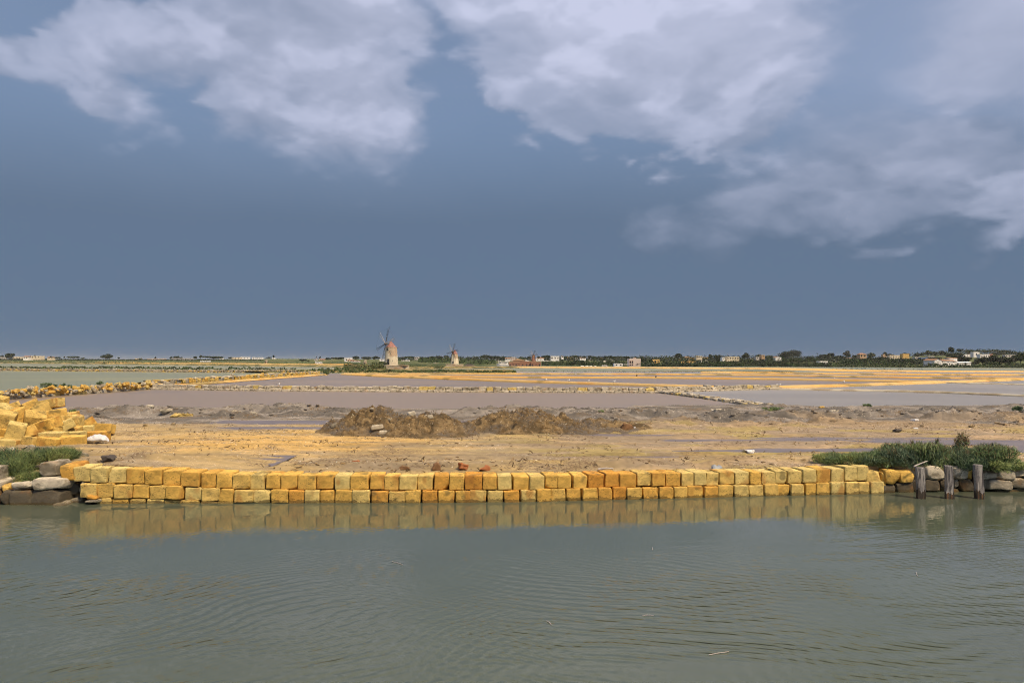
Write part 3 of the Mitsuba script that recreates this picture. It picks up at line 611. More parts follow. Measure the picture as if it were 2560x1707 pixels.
# ------------------------------------------------------------------ heap of loose blocks on the left of the bank
heap_group = 'loose tufa blocks heaped on the bank'
heap = [  # zoomed px of the centre, distance, length, depth, height, yaw, roll, pitch, tone, label
    (115, 742, 18.65, 0.47, 0.34, 0.25, 8, -3, 0, 0.25, 'pale flat tufa block at the left end of the front row of the heap'),
    (400, 708, 18.75, 0.40, 0.30, 0.24, -14, 2, 0, 0.45, 'ochre block in the front row beside a dark gap'),
    (610, 718, 18.60, 0.46, 0.32, 0.25, 4, 2, 0, 0.62, 'orange block in the middle of the front row of the heap'),
    (885, 695, 18.85, 0.56, 0.34, 0.25, 10, 3, 0, 0.60, 'long orange block at the right end of the front row'),
    (890, 628, 19.45, 0.52, 0.40, 0.18, 4, 3, 0, 0.10, 'pale slab lying just behind the front row'),
    (1185, 640, 19.9, 0.55, 0.36, 0.25, -6, -3, 0, 0.85, 'deep orange block behind the white sack'),
    (1285, 548, 21.4, 0.53, 0.36, 0.26, -3, -1, 0, 0.55, 'ochre block farthest right in the heap'),
    (1085, 487, 21.9, 0.34, 0.34, 0.26, 30, 32, 10, 0.6, 'small ochre block tipped on its corner at the right of the heap'),
    (985, 560, 20.7, 0.62, 0.45, 0.20, 20, 8, 0, 0.08, 'pale sloping slab in front of the tipped block'),
    (185, 605, 18.95, 0.40, 0.34, 0.52, 24, -14, 8, 0.30, 'tall khaki block standing on end at the front of the heap'),
    (365, 592, 19.2, 0.36, 0.36, 0.28, 40, 20, 0, 0.5, 'shaded block wedged between two front blocks'),
    (572, 500, 19.3, 0.58, 0.40, 0.26, -18, 17, 4, 0.66, 'long orange block tilted up to the right in mid heap'),
    (590, 602, 19.3, 0.56, 0.36, 0.22, 6, 6, 0, 0.5, 'flat ochre block under the long tilted one'),
    (790, 512, 19.9, 0.44, 0.40, 0.24, 28, 24, 10, 0.12, 'pale block leaning at the right of the long tilted one'),
    (905, 455, 20.6, 0.40, 0.50, 0.30, 18, -4, 0, 0.32, 'rounded khaki block above the sloping pale slab'),
    (655, 622, 18.95, 0.60, 0.30, 0.14, -8, 5, 0, 0.15, 'thin pale slab on top of the front row'),
    (60, 450, 19.3, 0.42, 0.42, 0.44, 20, -10, 6, 0.42, 'big rounded block at the left edge of the heap'),
    (215, 405, 19.8, 0.48, 0.42, 0.42, -25, 8, 10, 0.55, 'big ochre block left of centre in the heap'),
    (425, 428, 19.7, 0.46, 0.42, 0.32, 38, -16, 8, 0.48, 'block turned corner on in the middle of the heap'),
    (362, 285, 20.4, 0.36, 0.38, 0.30, -28, 24, 8, 0.52, 'block tipped up near the top of the heap'),
    (505, 322, 20.3, 0.42, 0.42, 0.32, 34, 22, 10, 0.40, 'tilted block below the topmost one'),
    (612, 245, 20.5, 0.62, 0.36, 0.24, -14, 16, 4, 0.35, 'topmost long block sloping up to the right'),
    (675, 365, 20.3, 0.54, 0.42, 0.24, 24, 6, 4, 0.50, 'squared block under the right end of the topmost one'),
    (125, 300, 20.6, 0.46, 0.40, 0.24, 12, 12, 4, 0.42, 'ochre block on the upper left slope of the heap'),
    (55, 320, 20.3, 0.40, 0.40, 0.26, -24, -30, 4, 0.25, 'pale block leaning on the upper left slope'),
    (5, 225, 20.6, 0.30, 0.34, 0.30, 10, -12, 8, 0.45, 'rounded block cut by the left edge of the picture at the top of the heap'),
    (720, 440, 20.2, 0.46, 0.40, 0.22, -10, 10, 0, 0.45, 'block half buried in the right slope of the heap'),
    (520, 420, 20.3, 0.40, 0.40, 0.24, 14, -12, 0, 0.50, None), (300, 500, 19.9, 0.46, 0.46, 0.30, 10, 8, 0, 0.5, None), (40, 600, 19.3, 0.4, 0.4, 0.3, 0, 0, 0, 0.75, None), (450, 560, 19.9, 0.5, 0.45, 0.3, 8, 4, 0, 0.6, None), (700, 560, 20.1, 0.6, 0.5, 0.3, 0, 0, 0, 0.5, None), (160, 500, 20.0, 0.5, 0.5, 0.35, 6, 0, 0, 0.5, None),
    (830, 420, 21.2, 0.44, 0.42, 0.30, -20, 10, 0, 0.45, 'small block at the back right of the heap'), (1010, 510, 21.4, 0.36, 0.3, 0.22, 30, -8, 0, 0.6, None), (-120, 560, 19.5, 0.5, 0.45, 0.3, 20, 10, 0, 0.5, None), (-150, 400, 20.2, 0.5, 0.45, 0.3, -20, 14, 0, 0.45, None), (-100, 720, 19.0, 0.5, 0.4, 0.28, 10, 0, 0, 0.4, None), (-260, 640, 19.6, 0.5, 0.4, 0.28, 40, 0, 0, 0.4, None),
    (300, 390, 20.7, 0.5, 0.5, 0.34, 20, 0, 0, 0.5, None), (560, 480, 20.8, 0.6, 0.5, 0.34, 0, 0, 0, 0.5, None), (250, 620, 20.0, 0.6, 0.5, 0.34, 0, 0, 0, 0.5, None), (480, 640, 19.7, 0.6, 0.5, 0.3, 0, 0, 0, 0.5, None), (820, 600, 20.2, 0.6, 0.5, 0.3, 0, 0, 0, 0.5, None), (40, 700, 19.6, 0.6, 0.5, 0.3, 0, 0, 0, 0.5, None)]
for k, (zx, zy, D, a_, b_, c_, yaw, roll, pitch, tone, lab) in enumerate(heap):
    px, py = Z5(zx, zy); g = np.random.default_rng(300 + k)
    m = rock((a_, b_, c_), 0.013, 0.009, 300 + k, FINE, 6.0, 0.08, int(g.integers(0, 3)))
    m = placed(m, A(px, py, D + b_ / 2), rotm(yaw + 6 * g.normal(), roll + 4 * g.normal(), pitch + 5 * g.normal()))
    solo('tufa_block', m, 'mat_tufa', lab or 'tufa block mostly hidden under the others in the heap at left', 'block', heap_group, tonemap(m, max(0.0, tone - 0.17) if tone < 0.8 else tone - 0.1, g.random()), True)

# white plastic sack
px, py = Z5(1190, 712)
gx = np.linspace(-1, 1, 34); sv, sf = trimesh.creation.icosphere(4, 1.0).vertices, trimesh.creation.icosphere(4, 1.0).faces
sp = np.array(sv) * [0.29, 0.16, 0.105]
sp[:, 2] *= 1 - 0.35 * sstep(-0.1, 0.3, sp[:, 0]); sp[:, 2] += 0.045 * np.sin(sp[:, 0] * 9 + 0.5) - 0.10 * sp[:, 0]
sp += 0.05 * (np.stack([meshkit.fbm(sp * [7, 7, 11] + 5 * k, 4, k) for k in range(3)], -1) - 0.5) * [1, 1, 1.3]
sp += 0.012 * np.abs(np.sin(24 * sp[:, [0]] + 14 * sp[:, [1]])) * np.array([[0, 0, 1.0]])
b0 = A(px, py, 19.4)
solo('plastic_sack', trimesh.Trimesh(sp + [b0[0], b0[1], Tz(b0[0], b0[1]) + 0.085], sf, process=False), 'mat_sack', 'crumpled white plastic sack lying against the block heap', 'sack', smooth=True)

# ------------------------------------------------------------------ dredged mound in the middle
def mound_h(X, Y):
    p = np.stack([X, Y, 0 * X], -1)
    wob = meshkit.fbm(p * np.array([0.9, 1.3, 1]), 4, 61) - 0.5
    r1 = np.sqrt(((X + 4.05) / 1.55) ** 2 + ((Y - 22.7) / 1.45) ** 2) + 0.7 * wob
    r2 = np.sqrt(((X + 2.5) / 1.9) ** 2 + ((Y - 22.5) / 1.35) ** 2) + 0.7 * wob
    r3 = np.sqrt(((X - 1.0) / 4.9) ** 2 + ((Y - 23.2 - 0.12 * X) / 1.15) ** 2) + 0.8 * wob
    h = np.maximum(0.53 * sstep(1.15, 0.05, r1), 0.38 * sstep(1.15, 0.2, r2))
    brk = sstep(0.40, 0.56, meshkit.fbm(p * np.array([0.8, 1.1, 1]) + 4, 4, 69))
    h = np.maximum(h, 0.36 * np.interp(X, [0.5, 2.5, 6.5], [1.0, 0.60, 0.25]) * (0.75 + 0.25 * brk) * sstep(1.15, 0.25, r3) * sstep(7.2, 1.0, X))
    rid = 1 - np.abs(2 * meshkit.fbm(p * np.array([2.0, 2.2, 1]), 4, 63) - 1)
    body = sstep(0.0, 0.22, h)
    h = h + body * (0.34 * (rid - 0.55) * (0.45 + h) + 0.34 * (meshkit.fbm(p * 3.3, 3, 65) - 0.5) + 0.24 * (meshkit.fbm(p * 8, 3, 67) - 0.5))
    return h - 0.06 * (1 - body)
mx, my = np.arange(-6.4, 7.0, 0.038), np.arange(20.6, 25.8, 0.038)
mm = sheet(mx, my, lambda X, Y: terrain(X, Y) + mound_h(X, Y))
fz = mound_h(mm.vertices[:, 0], mm.vertices[:, 1]); keep = (fz[mm.faces] > 0.0).any(1)
mm.update_faces(keep); mm.remove_unreferenced_vertices()
mound = thing('spoil_mound', 'brown mound of dredged weed and earth with pale stones in the middle of the bank', 'mound')
part(mound, 'earth', mm, 'mat_mound', smooth=True)
g = np.random.default_rng(71)
N = 12000
X, Y = g.uniform(-6.2, 4.8, N), g.uniform(20.8, 25, N); H = mound_h(X, Y)
keep = (H > 0.05) & (g.random(N) < 0.25 + H * 1.6); X, Y, H = X[keep], Y[keep], H[keep]
Zm = terrain(X[None], Y[None])[0] + H
d = g.normal(size=(len(X), 3)); d[:, 2] = np.abs(d[:, 2]) * 0.4; d /= np.linalg.norm(d, axis=1, keepdims=True)
L = g.uniform(0.05, 0.15, len(X))[:, None]
P0 = np.stack([X, Y, Zm - 0.02], -1)
sm, suv = stems(P0, P0 + d * L, 0.005 + 0.006 * g.random(len(X)), np.where(g.random(len(X)) < 0.04, 1.0, 0.62 * g.random(len(X))), g.random(len(X)), 0.6, g)
part(mound, 'straw', sm, 'mat_straw', suv, kind='stuff', label='dry weed stalks and roots sticking out of the mound')
for zx, zy, w, h, tone, lab in ((945, 905, 95, 34, 2.02, 'long pale slab in the front of the mound'), (990, 945, 60, 30, 2.1, None), (1215, 803, 62, 40, 2.06, None), (1365, 822, 42, 34, 2.08, None), (1405, 885, 60, 30, 2.12, None), (1590, 910, 60, 32, 2.25, None), (605, 890, 44, 30, 2.55, None), (575, 975, 60, 26, 2.25, None), (905, 760, 26, 14, 2.1, None), (1035, 845, 34, 18, 2.3, None)):
    px, py = 640 + zx * 0.3189, 780 + zy * 0.3189; sd += 1
    q = A(px, py, 22.4)
    for _ in range(12):                      # rest it on the slope where the sight line meets it
        hh = Tz(q[0], q[1]) + float(mound_h(np.array([[q[0]]]), np.array([[q[1]]]))[0, 0]); q = A(px, py, q[1] + 0.35 * (q[2] - hh) * (1 if q[2] > hh else 1))
        if not 20.8 < q[1] < 25: q = A(px, py, min(max(q[1], 20.9), 24.9))
    stone_at(mound, 'stone', px, py, w * .3189, h * .3189, q[1] - 0.12, tone, 0.22, 14 * math.sin(zx), None, sd, 0.03, 0.03, 3, lab, MID)

# ------------------------------------------------------------------ loose stones, sticks and litter on the bank
def on_bank(px, py, it=8):
    z = 0.44
    for _ in range(it):
        q = G(px, py, z)
        if q[1] < float(yfront(q[0])) + 0.75: q = A(px, py, float(yfront(q[0])) + 0.75)
        z = Tz(q[0], q[1])
    return np.array([q[0], q[1], z]), q[1] / F
def clod(name, zx0, zx, zy, w, h, mat, label, cat_, group=None, tone=2.1, seed=0, roll=0, dep=None):
    px, py = zx0 + zx * .3189, 780 + zy * .3189
    q, s = on_bank(px, py + h * .3189 / 2)
    m = placed(rock((w * .3189 * s, (dep or w * .3189 * s * 0.8), h * .3189 * s * 1.25), 0.42 * min(w, h) * .3189 * s, 0.075 * w / 60, seed, FINE, 9, 0.35, 6), q + [0, 0, h * .3189 * s * 0.42], rotm(20 * math.sin(seed), roll))
    solo(name, m, mat, label, cat_, group, tonemap(m, tone, 0.3), True)
for k, (zx0, zx, zy, w, h, mat, lab, tone) in enumerate(((640, 1410, 1182, 58, 42, 'mat_clod', 'dark brown earth lump on the bank right of centre above the wall', 2), (640, 1622, 1232, 72, 40, 'mat_redstone', 'largest brick red stone behind the wall', 2), (640, 1800, 1226, 66, 24, 'mat_redstone', 'flat red stone right of the largest red one', 2),
        (640, 770, 1182, 76, 26, 'mat_redstone', 'reddish orange tile piece in the rubbish strip behind the wall', 2), (640, 380, 1192, 50, 26, 'mat_clod', 'brown lump left of the rubbish strip behind the wall', 2), (640, 1160, 1256, 60, 22, 'mat_clod', 'low brown lump just behind the wall top', 2),
        (1280, 898, 888, 80, 46, 'mat_clod', 'brown lump on the low rise right of the mound', 2), (1920, 1008, 930, 58, 22, 'mat_timber', 'short dark log lying by the rain puddles', 2), (0, 850, 1146, 90, 30, 'mat_timber', 'black weed clump beside the left puddle', 2))):
    clod('lump' if mat == 'mat_clod' else 'log' if 'log' in lab else 'weed_clump' if 'weed' in lab else 'red_stone', zx0, zx, zy, w, h, mat, lab, 'lump' if mat == 'mat_clod' else 'log' if 'log' in lab else 'weed' if 'weed' in lab else 'stone', None, 2, 20 + k)
for k, (zx0, zx, zy, w, h, tone, lab) in enumerate(((0, 655, 1118, 56, 30, 2.0, 'white stone right of the left grass clump'), (0, 95, 1094, 62, 34, 2.0, 'grey white stone in front of the block heap'), (0, 235, 1092, 90, 40, 2.35, 'tan lump of earth stone in front of the block heap'), (0, 1172, 778, 62, 34, 2.05, 'pale boulder standing at the pan edge on the left'), (0, 1305, 774, 90, 28, 2.3, 'brownish stone right of the pale boulder at the pan edge'),
        (0, 1430, 774, 140, 20, 0.2, 'long yellow slab lying at the pan edge'), (0, 1985, 770, 50, 18, 2.0, 'white stone at the pan edge left of the mound'), (0, 1850, 774, 70, 10, 2.05, 'thin white slab at the pan edge left of the mound'), (1280, 1170, 782, 80, 22, 2.0, 'white flat stone at the pan edge right of centre'), (1280, 40, 782, 80, 18, 2.0, 'pale stone at the pan edge right of the mound'),
        (1280, 1640, 766, 120, 14, 2.0, 'long pale stone at the pan edge left of the diagonal wall'), (1920, 515, 757, 66, 14, 2.0, 'white slab at the edge of the right pan'), (1920, 1270, 752, 60, 10, 2.0, 'thin white stone at the edge of the far right pan'), (1920, 420, 768, 40, 14, 0.4, 'small orange stone at the edge of the right pan'), (1280, 2000, 1700, 4, 4, 2, None))):
    if lab: clod('stone', zx0, zx, zy, w, h, 'mat_tufa', lab, 'stone', None, tone, 60 + k)
for zx0, zx, zy, w, h, lab in ((1280, 940, 910, 58, 12, 'bent white plastic scrap by the brown lump'), (1920, 1152, 848, 44, 14, 'white plastic scrap on the right mud rise'), (1920, 1155, 910, 36, 8, 'small white scrap at the puddle edge'), (1280, 1840, 1112, 90, 6, 'strip of white foam in a puddle')):
    clod('plastic_scrap', zx0, zx, zy, w, h, 'mat_sack', lab, 'litter', None, 2, int(zx))
clod('slate_piece', 1280, 1602, 1228, 74, 30, 'mat_slate', 'bluish grey flat piece on the bank behind the wall', 'slab', None, 2, 91)
def stick(pts, r, mat, label):
    solo('stick', tube(pts, np.linspace(r, r * 0.6, len(pts)), 5), mat, label, 'stick')
q, s = on_bank(1495, 1183); q2, _ = on_bank(1533, 1183)
stick([q + [0, 0, 0.03], (q + q2) / 2 + [0, 0, 0.045], q2 + [0, 0, 0.03]], 0.022, 'mat_pale_wood', 'grey stick lying just behind the wall right of centre')
a1, a2 = A(2285, 1165.5, 15.0), A(2318, 1152, 15.2)
stick([a1, (a1 + a2) / 2 + [0, 0, 0.004], a2], 0.016, 'mat_pale_wood', 'pale stick leaning out of the shrub above the left pile')

# crumbs of shell, straw and weed: nobody could count them
N = 16000; g = np.random.default_rng(83)
X, Yt = g.uniform(-14, 17, N), g.uniform(0.45, 12.5, N) ** 1.0
Y = yfront(X) + Yt; pz = np.stack([X, Y, 0 * X], -1)
dens = 0.10 + 0.9 * sstep(0.50, 0.66, meshkit.fbm(pz * np.array([0.6, 1.2, 1]) + 2, 4, 85)) + 0.9 * sstep(0.45, 0.6, meshkit.fbm(pz * np.array([0.55, 1.2, 1]) + 3, 3, 47)) * np.exp(-((Yt - 1.2) / 0.8) ** 2)
dens = dens * np.where(Y > 23, 0.8, 1); keep = g.random(N) < dens * 0.55; X, Y = X[keep], Y[keep]
Zc = terrain(X[None], Y[None])[0]; n_ = len(X)
d = g.normal(size=(n_, 3)); d[:, 2] *= 0.25; d /= np.linalg.norm(d, axis=1, keepdims=True)
P0 = np.stack([X, Y, Zc + 0.004], -1)
tone = np.where(g.random(n_) < 0.10, 1.0, np.where(g.random(n_) < 0.3, 0.5, 0.12 * g.random(n_)))
sm, suv = stems(P0, P0 + d * np.where(tone > 0.9, 0.03, g.uniform(0.03, 0.14, n_))[:, None], np.where(tone > 0.9, 0.014, 0.006 + 0.007 * g.random(n_)), tone, g.random(n_), 0.4, g)
k_ = put(numbered('plant_litter'), sm, 'mat_straw', suv); tag(k_, 'scattered weed stalks and shell crumbs on the muddy bank', 'litter', None, 'stuff')
# small clods on the churned mud
N = 1300; X, Y = g.uniform(-19, 20, N), g.uniform(24.5, 35.5, N); pz = np.stack([X, Y, 0 * X], -1)
keep = (g.random(N) < sstep(0.45, 0.65, meshkit.fbm(pz * np.array([0.28, 0.6, 1]) + 5, 3, 41))) & (Y < yshore(X) - 0.8); X, Y = X[keep], Y[keep]
cm = []
v0, f0 = cube_grid(LOW)
for x, y, z in zip(X, Y, terrain(X[None], Y[None])[0]):
    s = g.uniform(0.03, 0.10); vv = v0 / np.linalg.norm(v0, axis=1, keepdims=True) * s * np.array([1.3, 1, 0.5]) * (0.6 + 0.6 * g.random((len(v0), 1)))
    cm.append((vv @ rotm(360 * g.random()).T) + [x, y, z + 0.3 * s])
vv = np.concatenate(cm); ff = (f0[None] + len(v0) * np.arange(len(cm))[:, None, None]).reshape(-1, 3)
k_ = put(numbered('mud_clods'), trimesh.Trimesh(vv, ff, process=False), 'mat_ground'); tag(k_, 'small clods of churned grey mud along the pan edge', 'mud', None, 'stuff')

# ------------------------------------------------------------------ plants on the bank
def bush(name, c, rx, ry, h, n, tone0, label, seed, L=(0.10, 0.22), heads=0.0, up=0.75, rad=0.005, cat_='shrub', group=None, lumps=9):
    """a dome of upright fleshy shoots springing from many small branch heads"""
    g = np.random.default_rng(seed)
    key = thing(name, label, cat_, group)
    lob = [(np.array([rx * 0.85 * a_ * math.cos(t_), ry * 0.75 * a_ * math.sin(t_), h * (0.45 + 0.5 * (1 - a_) + 0.75 * (g.random() - 0.45))]), 0.20 + 0.24 * g.random()) for a_, t_ in zip(np.sqrt(g.random(lumps)), g.random(lumps) * 6.28)]
    w = np.array([l[1] for l in lob]); pick = g.choice(lumps, n, p=w / w.sum())
    d = g.normal(size=(n, 3)); d /= np.linalg.norm(d, axis=1, keepdims=True); d[:, 2] = np.where(d[:, 2] < -0.2, -d[:, 2], d[:, 2])
    cen = np.array([l[0] for l in lob])[pick]; sz = w[pick][:, None] * np.array([rx, ry, h * 0.75]) * 1.05
    top = cen + d * sz * (0.55 + 0.5 * g.random((n, 1)))
    top[:, 2] = np.abs(top[:, 2]) * np.where(g.random(n) < 0.5, g.random(n) ** 0.8, 1.0) + 0.01
    r = np.stack([top[:, 0], top[:, 1], 0 * top[:, 0]], -1)
    out = r / (np.linalg.norm(r, axis=1, keepdims=True) + 1e-6) * (1 - up) + [0, 0, up] + 0.28 * g.normal(size=(n, 3))
    out /= np.linalg.norm(out, axis=1, keepdims=True)
    ln = g.uniform(*L, n)[:, None]
    lobtone = g.normal(size=lumps) * 0.26
    tone = np.clip(tone0 + lobtone[pick] + 0.14 * g.normal(size=n), 0, 1)
    hd = g.random(n) < heads * sstep(0.5, 1.0, top[:, 2] / h); tone = np.where(hd, 1.3 + 0.2 * g.random(n), tone)
    base = top + c - [0, 0, 0.02]
    m, uv = stems(base, base + out * ln, rad * (0.8 + 0.6 * g.random(n)), tone, g.random(n), 0.35, g)
    part(key, 'shoots', m, 'mat_glasswort', uv)
    nb = 26                                   # woody branches carrying them
    tips = cen[g.integers(0, n, nb)] * [1, 1, 0.8] + 0.05 * g.normal(size=(nb, 3)); b0 = np.stack([0.25 * tips[:, 0], 0.25 * tips[:, 1], np.full(nb, -0.05)], -1)
    m, uv = stems(b0 + c, tips + c, 0.011, 0.1, g.random(nb), 0.3, g)
    part(key, 'branch', m, 'mat_bark', uv)
    return key
def bank_pt(px, py, D):
    q = A(px, py, D); return np.array([q[0], q[1], Tz(q[0], q[1])])
grp = 'glasswort shrubs above the right end of the wall'
bush('glasswort_shrub', bank_pt(2312, 1170, 15.5), 0.90, 0.5, 0.33, 7000, 0.32, 'large blue green glasswort shrub behind the left and middle piles', 1, (0.08, 0.18), 0.18, 0.8, 0.0055, 'shrub', grp, 11)
bush('glasswort_shrub', bank_pt(2465, 1170, 15.5), 0.76, 0.5, 0.31, 6000, 0.28, 'dark green glasswort shrub behind the tallest pile', 2, (0.08, 0.17), 0.22, 0.75, 0.0055, 'shrub', grp, 10)
bush('glasswort_shrub', bank_pt(2405, 1165, 16.0), 0.24, 0.2, 0.46, 800, 0.45, 'tall brown headed shoot rising between the two large shrubs', 3, (0.05, 0.12), 0.9, 0.8, 0.006, 'shrub', grp, 6)
bush('glasswort_shrub', bank_pt(2140, 1182, 15.6), 0.78, 0.38, 0.16, 4600, 0.48, 'low spreading green shrub left of the large ones above the yellow blocks', 4, (0.05, 0.13), 0.05, 0.7, 0.005, 'shrub', grp, 11)
bush('glasswort_shrub', bank_pt(2215, 1185, 15.4), 0.42, 0.3, 0.14, 1800, 0.6, 'low pale green patch between the spreading and the large shrub', 5, (0.05, 0.12), 0.2, 0.7, 0.005, 'shrub', grp, 7)
bush('glasswort_shrub', bank_pt(2525, 1186, 15.5), 0.36, 0.3, 0.14, 1500, 0.85, 'bright green cushion at the right end of the shrubs', 6, (0.04, 0.10), 0, 0.6, 0.005, 'shrub', grp, 6)
bush('glasswort_shrub', bank_pt(2475, 1200, 15.25), 0.42, 0.16, 0.12, 1700, 0.72, 'green shoots hanging over the pale stone right of the tallest pile', 7, (0.06, 0.14), 0, 0.2, 0.005, 'shrub', grp, 7)
bush('glasswort_shrub', bank_pt(2218, 1178, 16.1), 0.10, 0.10, 0.22, 240, 0.5, 'small brown headed shoot in the low shrub', 8, (0.05, 0.12), 0.8, 0.8, 0.005, 'shrub', grp, 4)
for k_, (a_, b_, h_) in enumerate(((2290, 1160, 0.40), (2340, 1160, 0.42), (2500, 1165, 0.36), (2262, 1165, 0.30))):
    bush('glasswort_shrub', bank_pt(a_, b_, 15.6), 0.13, 0.12, h_, 420, 0.30, ('brown headed sprig on the left of the large shrub', 'brown headed sprig above the middle pile', 'brown headed sprig right of the tallest pile', 'short sprig at the left foot of the large shrub')[k_], 30 + k_, (0.05, 0.12), 0.7, 0.8, 0.005, 'shrub', grp, 5)
grp = 'grass clumps over the old stones on the left'
bush('grass_clump', bank_pt(34, 1186, 14.7), 0.72, 0.5, 0.26, 4200, 0.42, 'dark green grass clump at the left edge over the old stones', 11, (0.12, 0.26), 0.05, 0.7, 0.004, 'grass', grp, 10)
bush('grass_clump', bank_pt(135, 1163, 15.6), 0.42, 0.28, 0.08, 1500, 0.70, 'bright green tuft just above the brown boulder', 12, (0.14, 0.28), 0, 0.8, 0.0035, 'grass', grp, 6)
bush('grass_clump', bank_pt(75, 1205, 14.2), 0.50, 0.38, 0.16, 2600, 0.62, 'green weeds creeping down between the grey stones', 13, (0.06, 0.16), 0.1, 0.5, 0.004, 'grass', grp, 8)
bush('grass_clump', bank_pt(85, 1165, 15.3), 0.55, 0.35, 0.16, 1800, 0.95, 'brownish dry grass behind the dark clump', 14, (0.10, 0.22), 0.6, 0.6, 0.004, 'grass', grp, 8)
bush('grass_clump', bank_pt(-90, 1190, 14.6), 0.8, 0.5, 0.30, 2500, 0.40, 'dark green grass clump running out of the picture at left', 15, (0.12, 0.26), 0.05, 0.7, 0.004, 'grass', grp, 10)
def tuft(px, py, wpx, hpx, lab, seed, tone=0.35, z=None):
    q, s = on_bank(px, py); 
    if z is not None: q = G(px, py, z); s = q[1] / F
    bush('shore_tuft', q, wpx * s / 2, 0.3 * wpx * s, hpx * s * 0.8, 500, tone, lab, seed, (0.25 * hpx * s, 0.5 * hpx * s), 0, 0.7, 0.012, 'plant', None, 6)
tuft(1935, 1025, 64, 8, 'low grass strip where the diagonal wall meets the shore', 21, 0.5); tuft(2168, 1020, 22, 7, 'small dark tuft on the edge of the right pan', 22, 0.2); tuft(2550, 1027, 34, 12, 'dark bush at the right edge of the picture by the pan', 23, 0.15)
tuft(181, 1030, 20, 6, 'small green tuft at the pan edge behind the block heap', 24, 0.5); tuft(1500, 1032, 24, 5, 'thin green tuft at the pan edge right of centre', 25, 0.7)
# reed stems floating on the canal
for k, (a_, b_) in enumerate((((1772, 1636), (1822, 1628)), ((1367, 1551), (1378, 1560)), ((1606, 1537), (1634, 1537)), ((1630, 1368), (1632, 1374)), ((2290, 1430), (2293, 1438)), ((980, 1403), (1006, 1410)))):
    p0, p1 = G(*a_, 0.006), G(*b_, 0.006)
    solo('floating_reed', tube([p0, (p0 + p1) / 2 + [0.004, 0.01, 0], p1], 0.0035, 5), 'mat_pale_wood', 'pale reed stem floating on the canal, ' + ('longest, lower right', 'short thick one near the lower centre', 'thin one right of the short thick one', 'tiny one below the wall', 'tiny one below the piles', 'thin one left of centre')[k], 'reed')
# ------------------------------------------------------------------ salt pans, lagoons
def gz(pts, z): return [tuple(G(a_, b_, z)[:2]) for a_, b_ in pts]
def pan(name, pts, z, mat, label): struct(name, polysheet(gz(pts, z) if pts else [], z), mat, label)
w2n, w2f = G(1960, 1032, PAN_Z), G(1640, 976, PAN_Z)
left_edge = gz([(-500, 1022), (0, 992), (367, 966)], PAN_Z)
struct('salt_pan_water', polysheet([(-45, 31), (w2n[0] - 1.6, 31)] + [tuple(w2n[:2]), tuple(w2f[:2])] + gz([(1400, 976), (1280, 975), (900, 973), (640, 971), (380, 967)], PAN_Z) + left_edge[::-1], PAN_Z), 'mat_pan', 'pinkish brown water of the nearest salt pan')
struct('salt_pan_water', polysheet([(w2n[0] - 1.6, 31), (60, 31)] + gz([(2900, 1000), (2560, 988), (2360, 981), (2180, 976), (1925, 970), (1760, 974)], PAN_Z) + [tuple(w2f[:2]), tuple(w2n[:2])], PAN_Z), 'mat_pan_pale', 'greyish pink water of the right salt pan beyond the diagonal wall')
pan('salt_pan_water', [(1925, 973), (2180, 978), (2360, 983), (2560, 991), (3300, 1014), (3300, 934), (2560, 948), (2330, 957), (2130, 964), (1900, 972)], 0.11, 'mat_pan_pale', 'greyish pink pan narrowing to the left behind the thin stone line')
pan('salt_pan_water', [(380, 972), (640, 975), (1280, 979), (1600, 981), (1900, 973), (1900, 968), (1640, 962), (1280, 951), (960, 938), (850, 934), (820, 933), (640, 947), (480, 960)], 0.10, 'mat_pan', 'pinkish second salt pan behind the two course stone wall')
pan('salt_pan_water', [(850, 941), (1280, 954), (1640, 965), (1920, 972), (2080, 972), (2330, 960), (2240, 951), (1920, 946), (1600, 942), (1280, 942), (860, 934)], 0.0, 'mat_pan', 'lavender pan strip with gulls on its dyke')
pan('salt_pan_water', [(870, 942), (1280, 946), (1600, 946), (1920, 950), (2240, 956), (2600, 952), (3600, 960), (3600, 950), (2600, 942), (1280, 933), (860, 931)], -0.12, 'mat_pan', 'narrow lavender pan strip between two yellow dykes')
pan('salt_pan_water', [(860, 938), (1280, 938), (1920, 942), (2600, 951), (3600, 959), (3600, 938), (2700, 931), (1280, 928), (860, 929)], -0.28, 'mat_pan_pale', 'thin pale pan strip before the far dykes')
pan('salt_pan_water', [(1030, 936), (1800, 936), (3600, 950), (3600, 924), (1900, 917), (1280, 915), (1010, 917)], -0.62, 'mat_lagoon', 'grey green pond in front of the second mill')
pan('lagoon_water', [(-700, 1010), (-200, 1000), (0, 984), (367, 962), (800, 938), (900, 933), (740, 927), (480, 925), (0, 919), (-700, 915)], 0.03, 'mat_lagoon', 'calm grey green lagoon behind the rubble dyke on the left')
pan('lagoon_water', [(-700, 928), (0, 929), (480, 934), (740, 936), (900, 934), (900, 912), (480, 908), (0, 904), (-700, 901)], -0.10, 'mat_lagoon', 'far strip of grey green lagoon on the left')

struct('marsh_ground', polysheet(gz([(630, 931), (700, 939), (860, 940), (1015, 934.5), (1015, 926), (760, 926), (640, 928)], -0.05), -0.05), 'mat_dyke', 'weedy wet ground between the left lagoon and the grass bank')
